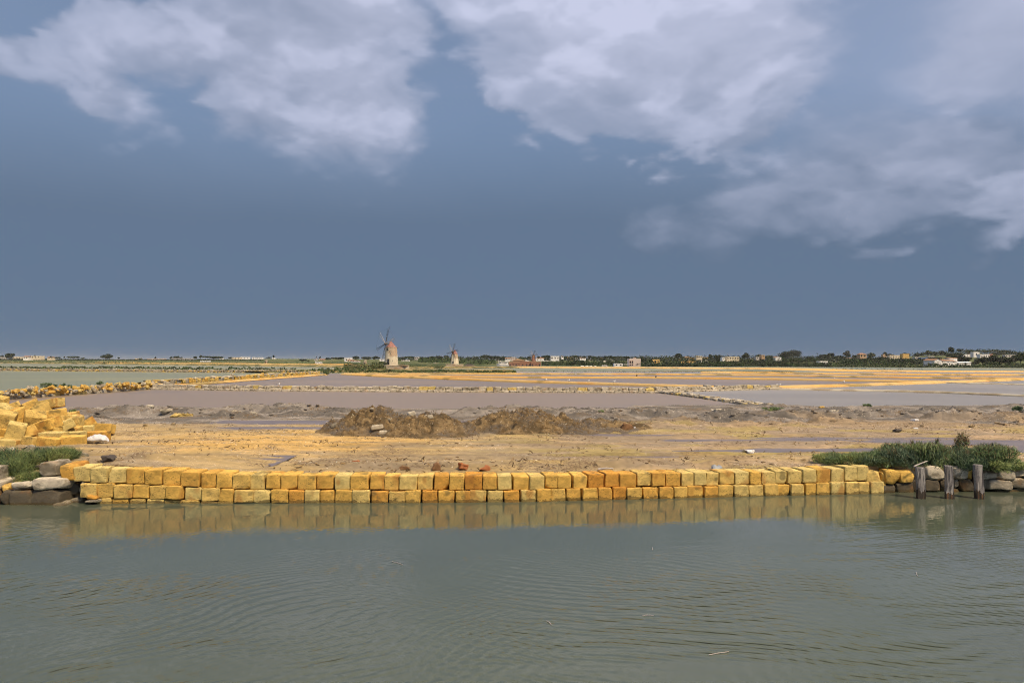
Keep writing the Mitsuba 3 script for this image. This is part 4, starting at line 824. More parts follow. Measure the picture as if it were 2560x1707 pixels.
# ------------------------------------------------------------------ dykes
def dyke(name, pts, z, h, w, mat, label, seed, step=None, rough=0.35, top=None):
    """an earth bank following a line of the map: steep uneven front, rounded top, back slope"""
    P = np.array([G(a_, b_, z)[:2] for a_, b_ in pts])
    seg = np.linalg.norm(np.diff(P, axis=0), axis=1); s = np.concatenate([[0], np.cumsum(seg)])
    step = step or max(0.25, P[:, 1].mean() / 250); n = max(8, int(s[-1] / step))
    t = np.linspace(0, s[-1], n); X, Y = np.interp(t, s, P[:, 0]), np.interp(t, s, P[:, 1])
    tx_, ty_ = np.gradient(X), np.gradient(Y); ln = np.hypot(tx_, ty_); NX, NY = -ty_ / ln, tx_ / ln
    sg = np.sign(np.mean(NX * X + NY * Y)); NX, NY = NX * sg, NY * sg      # the front looks at the camera side
    prof = [(-0.10, -0.6), (0.0, 0.0), (0.05, 0.45), (0.16, 0.85), (0.35, 1.0), (0.65, 0.97), (0.85, 0.8), (1.0, 0.0), (1.05, -0.6)]
    rough = min(rough, 0.9); rj = rough * min(w, 2.5) / w; rows = []
    for u, k in prof:
        q = np.stack([t * 1.1 / max(w, 0.4), np.full(n, u * 3.0), np.full(n, seed * 3.7)], -1)
        nz = meshkit.fbm(q, 4, seed) - 0.5; n2 = meshkit.fbm(q * 0.25 + 7, 2, seed) - 0.5
        rough_ = rough * 0.7
        o_ = u * w + rj * w * 0.45 * nz
        rows.append(np.stack([X + NX * o_, Y + NY * o_, z + h * k * (1 + 0.9 * rough_ * nz + 1.0 * rough_ * n2) - (0.4 if k < -0.1 else 0)], -1))
    v = np.array(rows); m_, n_ = v.shape[:2]; i, j = np.meshgrid(np.arange(m_ - 1), np.arange(n_ - 1), indexing='ij'); a = i * n_ + j
    f = np.stack([np.stack([a, a + 1, a + n_ + 1], -1), np.stack([a, a + n_ + 1, a + n_], -1)], 2).reshape(-1, 3)
    mm_ = trimesh.Trimesh(v.reshape(-1, 3), f, process=False)
    if np.cross(mm_.triangles[:, 1] - mm_.triangles[:, 0], mm_.triangles[:, 2] - mm_.triangles[:, 0])[:, 2].sum() < 0: mm_.invert()
    return struct(name, mm_, mat, label, smooth=w < 5)
dyke('dyke', [(-600, 1046), (0, 1000), (367, 973), (420, 968)], PAN_Z, 0.34, 1.9, 'mat_sand', 'yellow earth core of the rubble dyke on the left', 1, 0.3, 0.4)
dyke('dyke', [(370, 963), (520, 953), (690, 941), (800, 935)], 0.06, 0.30, 1.2, 'mat_sand', 'earth core of the ragged stone dyke running back on the left', 2, 0.4)
dyke('dyke', [(400, 969), (480, 963.5), (640, 951), (820, 937.5)], 0.10, 0.20, 1.1, 'mat_sand', 'low yellow sand ledge along the left side of the second pan', 3, 0.3, 0.3)
dyke('dyke', [(850, 937), (960, 943), (1280, 955.5), (1450, 961), (1640, 967), (1760, 971), (1900, 974)], 0.10, 0.26, 1.6, 'mat_sand', 'bright yellow sand dyke slanting down to the right', 4, 0.35, 0.3)
dyke('dyke', [(900, 941), (1280, 945.5), (1600, 946), (1920, 949.5), (2240, 955.5), (2350, 957)], 0.0, 0.28, 2.0, 'mat_sand', 'yellow sand dyke behind the gulls', 5, 0.45, 0.3)
dyke('dyke', [(860, 937), (1280, 936.5), (1600, 937), (1920, 940), (2240, 945.5), (2600, 949), (3500, 957)], -0.12, 0.30, 3.0, 'mat_sand', 'third yellow sand dyke across the pans', 6, 0.6, 0.35)
dyke('dyke', [(1750, 932.5), (2080, 936), (2330, 939), (2600, 940), (3500, 946)], -0.28, 0.40, 6, 'mat_sand', 'broad yellow dyke on the right', 7, 0.8, 0.4)
dyke('dyke', [(1240, 919), (1600, 921), (1900, 923), (2080, 928.5), (2300, 931), (2620, 932.5), (3500, 937)], -0.62, 0.5, 26, 'mat_sand', 'long yellow shore in front of the far hedges', 8, 1.2, 0.35)
dyke('dyke', [(1000, 931), (1280, 931), (1600, 930.5), (1800, 929.5), (1990, 930)], -0.5, 0.28, 3, 'mat_dyke', 'thin dark weedy dyke across the pond', 9, 0.7, 0.6)
dyke('dyke', [(1010, 923.5), (1160, 922), (1300, 921)], -0.75, 0.9, 12, 'mat_dyke', 'weedy bank below the second mill', 10, 0.9, 0.4)
dyke('dyke', [(1890, 974.5), (2010, 970.5), (2130, 966.5), (2330, 959.5), (2600, 949.5), (3300, 929)], 0.11, 0.22, 2.6, 'mat_sand', 'yellow dyke edge rising to the right behind the right pans', 11, 0.4, 0.35)
dyke('dyke', [(1925, 974), (2180, 978.5), (2360, 983.5), (2560, 992), (3300, 1016)], PAN_Z, 0.16, 0.5, 'mat_palestone', 'thin pale stone line dividing the right pans', 12, 0.25, 0.5)
dyke('dyke', [(2340, 957.5), (2560, 962.5), (3300, 981)], 0.11, 0.14, 0.6, 'mat_palestone', 'second thin stone line at the far right', 13, 0.35, 0.5)
dyke('dyke', [(-500, 926), (0, 927), (240, 928.8), (480, 931.2), (740, 932.5)], 0.03, 0.42, 3.2, 'mat_dyke', 'earth core of the stone faced dyke across the left lagoon', 14, 0.8, 0.4)
dyke('dyke', [(-500, 907), (0, 908), (240, 910.5), (480, 913.3), (880, 918.5)], -0.10, 0.75, 26, 'mat_dyke', 'far weedy dyke closing the left lagoon', 15, 1.5, 0.4)
dyke('dyke', [(230, 909), (480, 911.5), (860, 916)], -0.10, 0.95, 14, 'mat_sand', 'yellow stretch of the far left dyke', 16, 1.5, 0.35)
dyke('grass_bank', [(690, 936), (800, 934.5), (940, 932), (1020, 931), (1290, 931.5)], -0.15, 0.55, 30, 'mat_dyke', 'weedy bank in front of the large windmill', 17, 0.9, 0.35)

struct('dyke', polysheet(gz([(372, 965), (520, 955), (690, 943), (800, 936)], 0.14) + gz([(822, 937), (640, 950.5), (480, 963), (400, 968.5)], 0.14), 0.14), 'mat_sand', 'sandy path between the ragged dyke and the sand ledge on the left')
# ------------------------------------------------------------------ stone walls between the pans
def stone_row(parent, name, pts, z, h, length, depth, tone, seed, off=0.0, co=COARSE, jit=1.0, tv=0.12, limit=300, r=0.03, hvar=0.12, lift=0.0):
    g = np.random.default_rng(seed)
    P = np.array([G(a_, b_, z)[:2] for a_, b_ in pts]); seg = np.linalg.norm(np.diff(P, axis=0), axis=1); s = np.concatenate([[0], np.cumsum(seg)])
    x, k = 0.0, 0
    while x < s[-1] and k < limit:
        L = length * (0.75 + 0.5 * g.random()); t = x + L / 2
        i = min(np.searchsorted(s, t, side='right') - 1, len(P) - 2); u = (P[i + 1] - P[i]) / seg[i]; q = P[i] + u * (t - s[i])
        nrm = np.array([-u[1], u[0]]); nrm = nrm if nrm @ q > 0 else -nrm
        q = q + nrm * (off + depth / 2 + 0.05 * jit * g.normal())
        hh = h * (1 + hvar * g.normal())
        m = rock((L * 0.97, depth, hh), r, 0.018 * jit, int(g.integers(1e6)), co, 5.0, 0.12, int(g.integers(0, 3)))
        m = placed(m, (q[0], q[1], z + lift + hh / 2 - 0.04), rotm(math.degrees(math.atan2(u[1], u[0])) + 3 * jit * g.normal(), 2 * jit * g.normal(), 2 * jit * g.normal()))
        tt = tone + tv * g.normal() if np.isscalar(tone) else float(g.choice(tone))
        if tone_hi(tone): tt = max(tt, 2.0)
        part(parent, name, m, 'mat_tufa', tonemap(m, tt, g.random()), True)
        x += L; k += 1
def tone_hi(t): return np.isscalar(t) and t >= 2
pw = thing('pan_wall', 'two course pale stone wall between the first and second salt pans', 'wall')
w1 = [(370, 973.5), (640, 977), (960, 979.5), (1280, 981), (1630, 982), (1890, 974.5), (1960, 973)]
stone_row(pw, 'block', w1, PAN_Z, 0.17, 0.60, 0.45, 2.05, 11, 0.0, tv=0.05)
w1b = [(a_, b_ - 4.2) for a_, b_ in w1]
stone_row(pw, 'block', w1, PAN_Z, 0.32, 0.62, 0.45, [2.1, 2.2, 2.3, 2.15, 2.25, 0.08, 2.2, 2.3, 2.05, 2.4], 12, 0.42, lift=0.10)
dyke('dyke', [(a_, b_ - 0.8) for a_, b_ in w1], PAN_Z, 0.20, 1.5, 'mat_wallstone', 'earth filling behind the pan wall', 19, 0.5, 0.25)
dw = thing('pan_wall', 'low diagonal wall of pale stones between the nearest and the right salt pan', 'wall')
w2 = [(1625, 981.5), (1700, 991), (1780, 1002), (1860, 1015), (1930, 1026)]
stone_row(dw, 'block', w2, PAN_Z - 0.05, 0.22, 0.50, 0.34, [2.25, 2.35, 2.3, 0.1, 2.45], 13, 0.0, COARSE, 1.0)
stone_row(dw, 'block', w2, PAN_Z - 0.05, 0.20, 0.55, 0.40, [2.0, 2.05, 2.15, 2.1], 14, 0.34, COARSE, 1.2, lift=0.06)
rd = thing('rubble_dyke', 'yellow tufa rubble on a block ledge along the left of the nearest pan', 'wall')
c1 = [(-260, 1020), (0, 1000), (180, 987), (367, 973.5)]
stone_row(rd, 'ledge_block', c1, PAN_Z, 0.26, 0.72, 0.5, [2.0, 2.1, 2.15, 0.05, 0.12], 15, 0.0, COARSE, 0.7)
g = np.random.default_rng(151)
P = np.array([G(a_, b_, PAN_Z)[:2] for a_, b_ in c1])
for k in range(285):
    t = g.random() ** 0.9; xx = t * 3; i = min(int(xx), 2); q = P[i] + (P[i + 1] - P[i]) * (xx - i)
    u = g.random(); s = g.uniform(0.11, 0.29) * (1.4 if g.random() < 0.12 else 1)
    loc = (q[0] + 0.2 * g.normal(), q[1] + 0.45 + 1.6 * u, PAN_Z + 0.22 + 0.32 * math.sin(math.pi * min(1, u * 1.1)) * g.uniform(0.5, 1.15))
    m = rock((s * g.uniform(1, 1.7), s, s * g.uniform(0.6, 0.9)), 0.05, 0.03, 5000 + k, MID if s > 0.3 else COARSE, 5, 0.2, 3)
    m = placed(m, loc, rotm(180 * g.random(), 18 * g.normal(), 18 * g.normal()))
    part(rd, 'stone', m, 'mat_tufa', tonemap(m, float(g.choice([0.1, 0.3, 0.5, 0.6, 2.2, 0.2, 2.3])), g.random()), True)
rd2 = thing('rubble_dyke', 'ragged dyke of leaning tufa stones capped with pale slabs running back on the left', 'wall')
c2 = [(375, 963.5), (520, 953.5), (690, 941.5), (800, 935)]
stone_row(rd2, 'stone', c2, 0.06, 0.42, 0.46, 0.4, [0.2, 0.4, 0.6, 0.15, 2.3, 0.3], 16, 0.0, COARSE, 2.2, hvar=0.28)
stone_row(rd2, 'cap_slab', c2, 0.06, 0.16, 1.0, 0.6, [2.05, 2.15, 2.3, 0.15], 17, 0.05, COARSE, 2.0, hvar=0.25, lift=0.36)
jn = thing('stone_heap', 'dark jumble of stones where the left dykes meet', 'stones')
for k in range(26):
    px, py = 400 + 46 * (g.random() - 0.5), 971 - 8 * g.random(); s = g.uniform(0.25, 0.55)
    q = G(px, py, PAN_Z); m = placed(rock((s * 1.4, s, s * 0.7), 0.06, 0.03, 7000 + k, COARSE, 5, .2, 3), q + [0, 0, 0.12 + 0.2 * g.random()], rotm(180 * g.random(), 15 * g.normal(), 15 * g.normal()))
    part(jn, 'stone', m, 'mat_tufa', tonemap(m, float(g.choice([2.5, 2.7, 2.3, 0.3])), g.random()), True)
# stone face of the lagoon dyke: hundreds of small slots, too small to pick apart
fd = thing('stone_dyke', 'long grey dyke faced with upright stones across the left lagoon', 'wall')
ms, uvs = [], []
P = np.array([G(a_, b_, 0.03)[:2] for a_, b_ in [(-500, 926), (0, 927), (240, 928.8), (480, 931.2), (740, 932.5)]])
seg = np.linalg.norm(np.diff(P, axis=0), axis=1); s = np.concatenate([[0], np.cumsum(seg)])
for t in np.arange(0, s[-1], 0.40):
    X, Y = np.interp(t, s, P[:, 0]), np.interp(t, s, P[:, 1])
    for z0, hh, yo in ((-0.1, 0.32, -0.25), (0.22, 0.26, 0.0)):
        m = placed(rock((0.30 * g.uniform(0.75, 1.1), 0.5, hh * g.uniform(0.75, 1.1)), 0.04, 0.03, int(g.integers(1e6)), LOW, 5), (X + 0.05 * g.normal(), Y + yo, z0 + hh / 2), rotm(8 * g.normal()))
        ms.append(m); uvs.append(tonemap(m, float(g.choice([2.2, 2.3, 2.5, 2.1, 0.2])), g.random()))
part(fd, 'facing_stone', cat(ms), 'mat_tufa', np.vstack(uvs), kind='stuff', label='upright facing stones of the lagoon dyke')
stone_row(fd, 'cap_slab', [(0, 927), (240, 928.8), (480, 931.2), (735, 932.5)], 0.03, 0.14, 0.9, 0.8, [2.0, 2.05, 2.15], 18, 0.0, LOW, 1.5, limit=120, lift=0.46)

# ------------------------------------------------------------------ far land
azs = np.linspace(-62, 62, 170); Ds = np.concatenate([[0], np.geomspace(30, 6500, 46)])
px_of = lambda az: CX + F * np.tan(np.radians(az))
front_D = interp([(-2500, 760), (0, 760), (860, 700), (1000, 560), (1200, 480), (2560, 470), (5000, 470)])
front_z = interp([(-2500, 0.25), (0, 0.25), (860, 0.2), (1000, -0.3), (1200, -0.75), (2560, -0.85), (5000, -0.8)])
hill_h = interp([(-2500, 2), (0, 2.5), (400, 3.0), (700, 5.0), (960, 4.6), (1280, 3.5), (1600, 4.5), (2000, 5.5), (2150, 8.5), (2300, 14), (2420, 17), (2600, 16.5), (3200, 12), (5000, 8)])
def FL(px, D):
    f0 = front_D(px); t = np.clip((D - f0) / (1350 - f0), 0, 1)
    return front_z(px) + (hill_h(px) - front_z(px)) * t ** 1.25
AZ, DD = np.meshgrid(azs, Ds); PX = px_of(AZ); R = front_D(PX) + DD
Zf = FL(PX, R) - np.where(R > 1800, (R - 1800) * 0.004, 0); Zf[0] -= 2.0
Zf = Zf + 0.5 * (meshkit.fbm(np.stack([PX / 40, R / 90, 0 * R], -1), 3, 5) - 0.5) * np.clip(DD / 60, 0, 1)
XX, YY = R * np.tan(np.radians(AZ)), R
n, m = XX.shape; i, j = np.meshgrid(np.arange(n - 1), np.arange(m - 1), indexing='ij'); a = i * m + j
f = np.stack([np.stack([a, a + 1, a + m + 1], -1), np.stack([a, a + m + 1, a + m], -1)], 2).reshape(-1, 3)
struct('far_land', trimesh.Trimesh(np.stack([XX, YY, Zf], -1).reshape(-1, 3), f, process=False), 'mat_land', 'green far shore rising to a low wooded hill on the right', smooth=True)
def stand(px, py, default=700):
    """distance at which the sight line of (px, py) meets the far land"""
    lo, hi = float(front_D(px)) + 2, 1340.0
    Dq = np.linspace(lo, hi, 160); zr = np.array([A(px, py, d_)[2] for d_ in Dq]); dz = zr - FL(px, Dq)
    k = np.where((dz[:-1] > 0) & (dz[1:] <= 0))[0]
    return float(Dq[k[0]]) if len(k) else (default if dz[0] > 0 else lo)

# ------------------------------------------------------------------ windmills
def face_h(m): return m
def mill(key, px_l, px_r, pt_l, pt_r, y_top, y_base, D, cone_apex, hub, R, yaw, phase, sails, seed, label, mat='mat_mill', cone_mat='mat_red'):
    g = np.random.default_rng(seed); s = D / F
    c = A((px_l + px_r) / 2, y_base, D); top = A((pt_l + pt_r) / 2, y_top, D); H = top[2] - c[2]; rb, rt = (px_r - px_l) * s / 2, (pt_r - pt_l) * s / 2
    key = thing('windmill', label, 'windmill')
    n, mz = 40, 22
    th = np.linspace(0, 2 * np.pi, n + 1); zz = np.linspace(0, 1, mz)
    TH, Z = np.meshgrid(th, zz); r = rb + (rt - rb) * Z
    q = np.stack([np.cos(TH) * 3, np.sin(TH) * 3, Z * 6], -1); r = r * (1 + 0.035 * (meshkit.fbm(q * 1.6, 3, seed) - 0.5))
    v = np.stack([c[0] + r * np.sin(TH), c[1] - r * np.cos(TH), c[2] + Z * H - 0.8 * (Z == 0)], -1).reshape(-1, 3)
    th_s = ((TH + np.pi) % (2 * np.pi) - np.pi) / np.pi; uv = np.stack([th_s, Z], -1).reshape(-1, 2)
    m_ = n + 1; i, j = np.meshgrid(np.arange(mz - 1), np.arange(n), indexing='ij'); a = i * m_ + j
    f = np.stack([np.stack([a, a + 1, a + m_ + 1], -1), np.stack([a, a + m_ + 1, a + m_], -1)], 2).reshape(-1, 3)
    part(key, 'tower', trimesh.Trimesh(v, f, process=False), mat, uv, True)
    part(key, 'cornice', placed(trimesh.creation.annulus(rt * 0.8, rt * 1.05, 0.22), (c[0], c[1], top[2] + 0.05)), 'mat_wallstone')
    ap = A(cone_apex[0], cone_apex[1], D); ch = ap[2] - top[2]
    cone = trimesh.creation.cone(rt * 0.97, ch, sections=14); cone = placed(cone, (c[0], c[1], top[2] + 0.10))
    cone.vertices[:, 0] += (cone.vertices[:, 2] - top[2]) / ch * (ap[0] - c[0])
    part(key, 'cap', cone, cone_mat)
    def on_wall(px, y0, y1, w, name, mat_, lab=None):
        p1, p0 = A(px, y0, D), A(px, y1, D); dx = p0[0] - c[0]
        zt = (0.5 * (p0[2] + p1[2]) - c[2]) / H; rr = rb + (rt - rb) * zt; y = c[1] - math.sqrt(max(rr * rr - dx * dx, 0.01))
        m = box(-w / 2, w / 2, -0.12, 0.5, p0[2], p1[2]); m = placed(m, (p0[0], y, 0), rotm(math.degrees(math.asin(max(-1, min(1, dx / rr))))))
        return part(key, name, m, mat_, label=lab)
    # wind shaft, hub, tail beam
    hb = A(hub[0], hub[1], D); cy, sy = math.cos(math.radians(yaw)), math.sin(math.radians(yaw))
    ax = np.array([-sy, -cy, 0.10]); ax /= np.linalg.norm(ax)
    hb = np.array([c[0], c[1], top[2] + 0.45 * ch]) + ax * ((c[0] - hb[0]) / sy if abs(sy) > 0.2 else rt * 1.3)
    part(key, 'wind_shaft', tube([hb + ax * 0.6, hb - ax * rt * 1.3], [0.20, 0.26], 8), 'mat_timber')
    part(key, 'tail_beam', tube([np.array([c[0], c[1], top[2] + 0.15]), np.array([c[0], c[1], top[2] + 0.15]) - ax * rt * 1.55], [0.10, 0.08], 6), 'mat_timber')
    e1 = np.cross([0, 0, 1.0], ax); e1 /= np.linalg.norm(e1); e2 = np.cross(ax, e1)
    for k in range(sails):
        a_ = math.radians(phase + 360 * k / sails); d = e1 * math.cos(a_) + e2 * math.sin(a_); pd = -e1 * math.sin(a_) + e2 * math.cos(a_)
        pale = d[2] > 0.2
        mats = 'mat_pale_wood' if (pale and k % 2 == 0) else 'mat_timber'
        ms = [tube([hb, hb + d * R * (0.94 + 0.06 * g.random())], [0.115, 0.065], 5), tube([hb + pd * 0.10, hb + d * R * 0.84 + pd * 0.85], [0.07, 0.05], 4)]
        for u in np.linspace(0.22, 0.82, 9):
            ms.append(tube([hb + d * R * u, hb + d * R * u + pd * 0.92 * u], 0.032, 4))
        part(key, 'sail', cat(ms), mats)
    for k in range(sails):                    # stay ropes from tip to tip
        a0, a1 = (math.radians(phase + 360 * (k + q) / sails) for q in (0, 1))
        t0, t1 = (hb + ax * 0.25 + R * 0.93 * (e1 * math.cos(w) + e2 * math.sin(w)) for w in (a0, a1))
        part(key, 'stay', tube([t0, t1], 0.018, 3), 'mat_timber')
    return key, on_wall, c, D
mk, ow, c1_, _ = mill('windmill', 960.2, 995.2, 964.2, 992.4, 868.7, 912.6, 300, (977.5, 852.6), (965.7, 863.2), 6.7, 48, 16, 6, 1, 'largest windmill, plastered tower with a red cone cap and bare lattice sails')
ow(973.5, 897.3, 911.5, 0.75, 'door', 'mat_dark'); ow(970.3, 871.6, 876.4, 0.55, 'window', 'mat_dark'); ow(983.5, 900.5, 902, 0.3, 'window', 'mat_dark')
mk, ow, c2_, _ = mill('windmill', 1126.2, 1147.2, 1129.6, 1144.6, 885.7, 909.8, 400, (1137.2, 873.3), (1131.8, 880.4), 4.9, 46, 8, 6, 2, 'second windmill with a brown tower, white base and small red cap')
ow(1133.3, 903, 909, 0.7, 'door', 'mat_dark')
mk, ow, c3_, _ = mill('windmill', 1328.6, 1339.4, 1330.5, 1337.6, 889.5, 905, 500, (1334, 885.5), (1333.0, 887.5), 3.4, 30, 0, 6, 3, 'small far red brick windmill standing on a long red building', 'mat_brick', 'mat_brick')
# retaining walls and ruins round them
def block_wall(name, px0, px1, y0, y1, D, dep, mat, label, cat_='wall'):
    a_, b_ = A(px0, y1, D), A(px1, y0, D); key = thing(name, label, cat_)
    m = rock((b_[0] - a_[0], dep, b_[2] - a_[2] + 0.8), 0.12, 0.18, int(px0), FINE, 0.8, 0.06, 1)
    part(key, 'masonry', placed(m, ((a_[0] + b_[0]) / 2, D + dep / 2, (a_[2] + b_[2]) / 2 - 0.4)), mat)
    m = rock((b_[0] - a_[0] + 0.2, dep + 0.1, 0.16), 0.05, 0.04, int(px0) + 1, MID, 1.5)
    part(key, 'coping', placed(m, ((a_[0] + b_[0]) / 2, D + dep / 2 - 0.03, b_[2] + 0.06)), mat)
    return key
block_wall('retaining_wall', 961, 1015, 914.3, 924.5, 275, 9, 'mat_wallstone', 'pale stone retaining wall below the largest windmill')
block_wall('retaining_wall', 1114, 1156.5, 911, 919.5, 370, 8, 'mat_wallstone', 'brownish retaining wall below the second windmill')
hut = thing('ruined_hut', 'dark collapsed roof of a hut right of the second windmill', 'hut')
a_, b_ = A(1160, 921, 380), A(1187, 909.5, 380); w_ = b_[0] - a_[0]; hh = b_[2] - a_[2]
part(hut, 'wall', box(a_[0], b_[0], 380, 384, a_[2] - 0.5, a_[2] + 0.5 * hh), 'mat_buff')
v = np.array([[a_[0] - 0.3, 379.6, a_[2] + 0.35 * hh], [b_[0] + 0.3, 379.6, a_[2] + 0.30 * hh], [b_[0] - 1.6, 382, a_[2] + 0.95 * hh], [a_[0] + 1.2, 382, a_[2] + hh], [a_[0] - 0.3, 384.4, a_[2] + 0.4 * hh], [b_[0] + 0.3, 384.4, a_[2] + 0.4 * hh]])
part(hut, 'roof', trimesh.Trimesh(v, [[0, 1, 2], [0, 2, 3], [4, 3, 2], [4, 2, 5], [0, 3, 4], [1, 5, 2]], process=False), 'mat_timber')
def stump(px, w, y0, y1, D, label):
    s = D / F; b_ = A(px, y1, D); t_ = A(px, y0, D); r = w * s / 2; key = thing('tower_stump', label, 'tower')
    prof = np.array([[r, -0.6], [r * 0.97, (t_[2] - b_[2]) * 0.5], [r * 0.82, t_[2] - b_[2]], [r * 0.6, t_[2] - b_[2] + 0.02], [r * 0.6, t_[2] - b_[2] - 0.5]])
    part(key, 'masonry', placed(trimesh.creation.revolve(prof, sections=18), b_), 'mat_wallstone')
    part(key, 'door', box(b_[0] - 0.3, b_[0] + 0.3, D - r - 0.1, D - r + 0.3, b_[2], b_[2] + 1.1), 'mat_dark')
stump(912.8, 8.4, 899.3, 911.5, 420, 'pale stump of an old mill left of the largest windmill')
stump(665.3, 7.0, 899.4, 907.4, 640, 'small pinkish stump of an old mill far out on the left')

# ------------------------------------------------------------------ houses on the far shore
HOUSE_AT = {}
def house(px0, px1, y0, y1, mat, label, roof='flat', nwin=2, D=None, dep=7, group=None, rows=1, roofmat='mat_tile', door=False, winh=0.45):
    D = D or stand((px0 + px1) / 2, y1); s = D / F
    a_, b_ = A(px0, y1, D), A(px1, y0, D); x0, x1, z0, z1 = a_[0], b_[0], a_[2], b_[2]; W, H = x1 - x0, z1 - z0
    key = thing('house', label, 'house', group); HOUSE_AT[key] = ((px0 + px1) / 2, y1)
    if group: HOUSE_AT.pop(key)
    wt = z1 if roof == 'flat' else z0 + 0.72 * H
    part(key, 'wall', box(x0, x1, D, D + dep, z0 - 1.2, wt), mat)
    if roof == 'flat':
        part(key, 'roof', cat([box(x0 - 0.06, x1 + 0.06, D - 0.06, D + 0.22, wt, wt + 0.25), box(x0 - 0.06, x0 + 0.2, D + 0.22, D + dep, wt, wt + 0.25), box(x1 - 0.2, x1 + 0.06, D + 0.22, D + dep, wt, wt + 0.25)]), mat, kind=None)
    else:
        e = 0.35; hip = 0.0 if roof == 'gable' else min(W * 0.3, dep * 0.5)
        if roof == 'front':                    # gable end to the camera
            v = [[x0 - e, D - e, wt], [x1 + e, D - e, wt], [(x0 + x1) / 2, D - e, z1], [x0 - e, D + dep + e, wt], [x1 + e, D + dep + e, wt], [(x0 + x1) / 2, D + dep + e, z1]]
            ff = [[0, 2, 5], [0, 5, 3], [1, 4, 5], [1, 5, 2]]
            part(key, 'gable', trimesh.Trimesh([[x0, D, wt], [x1, D, wt], [(x0 + x1) / 2, D, z1 - 0.1]], [[0, 1, 2]], process=False), mat)
        else:
            v = [[x0 - e, D - e, wt], [x1 + e, D - e, wt], [x1 + e - hip, D + dep / 2, z1], [x0 - e + hip, D + dep / 2, z1], [x0 - e, D + dep + e, wt], [x1 + e, D + dep + e, wt]]
            ff = [[0, 1, 2], [0, 2, 3], [4, 3, 2], [4, 2, 5], [0, 3, 4], [1, 5, 2]]
        part(key, 'roof', trimesh.Trimesh(v, ff, process=False), roofmat)
    g = np.random.default_rng(int(px0 * 10) % 99991)
    for r_ in range(rows):
        zb = z0 + (wt - z0) * (r_ + 0.32) / rows; zh = (wt - z0) / rows * winh
        for k in range(nwin):
            xc = x0 + W * (k + 0.5 + 0.15 * (g.random() - 0.5)) / nwin; ww = min(0.55, W / nwin * 0.32) * (0.8 + 0.4 * g.random())
            part(key, 'window', box(xc - ww, xc + ww, D - 0.05, D + 0.2, zb, zb + zh), 'mat_dark')
    if door: part(key, 'door', box(x0 + W * 0.46, x0 + W * 0.46 + 0.9, D - 0.06, D + 0.2, z0, z0 + min(2.1, 0.75 * H)), 'mat_timber')
    return key
FLG = 'tiny pale houses far off on the left shore'
for px0, px1, y0, y1, mat, roof in ((0, 10, 893, 899.5, 'mat_grey', 'flat'), (118, 127, 891.5, 897, 'mat_cream', 'gable'), (337, 351, 896, 900, 'mat_cream', 'flat'), (549, 556, 896, 898.5, 'mat_white', 'flat'),
        (788, 801, 905, 907.6, 'mat_white', 'flat'), (786, 792, 898, 901.3, 'mat_white', 'gable'), (680, 686, 894.5, 897.5, 'mat_white', 'flat'), (630, 637, 893.4, 898, 'mat_white', 'flat')):
    house(px0, px1, y0, y1, mat, 'tiny pale house among trees on the far left shore', roof, 1, group=FLG)
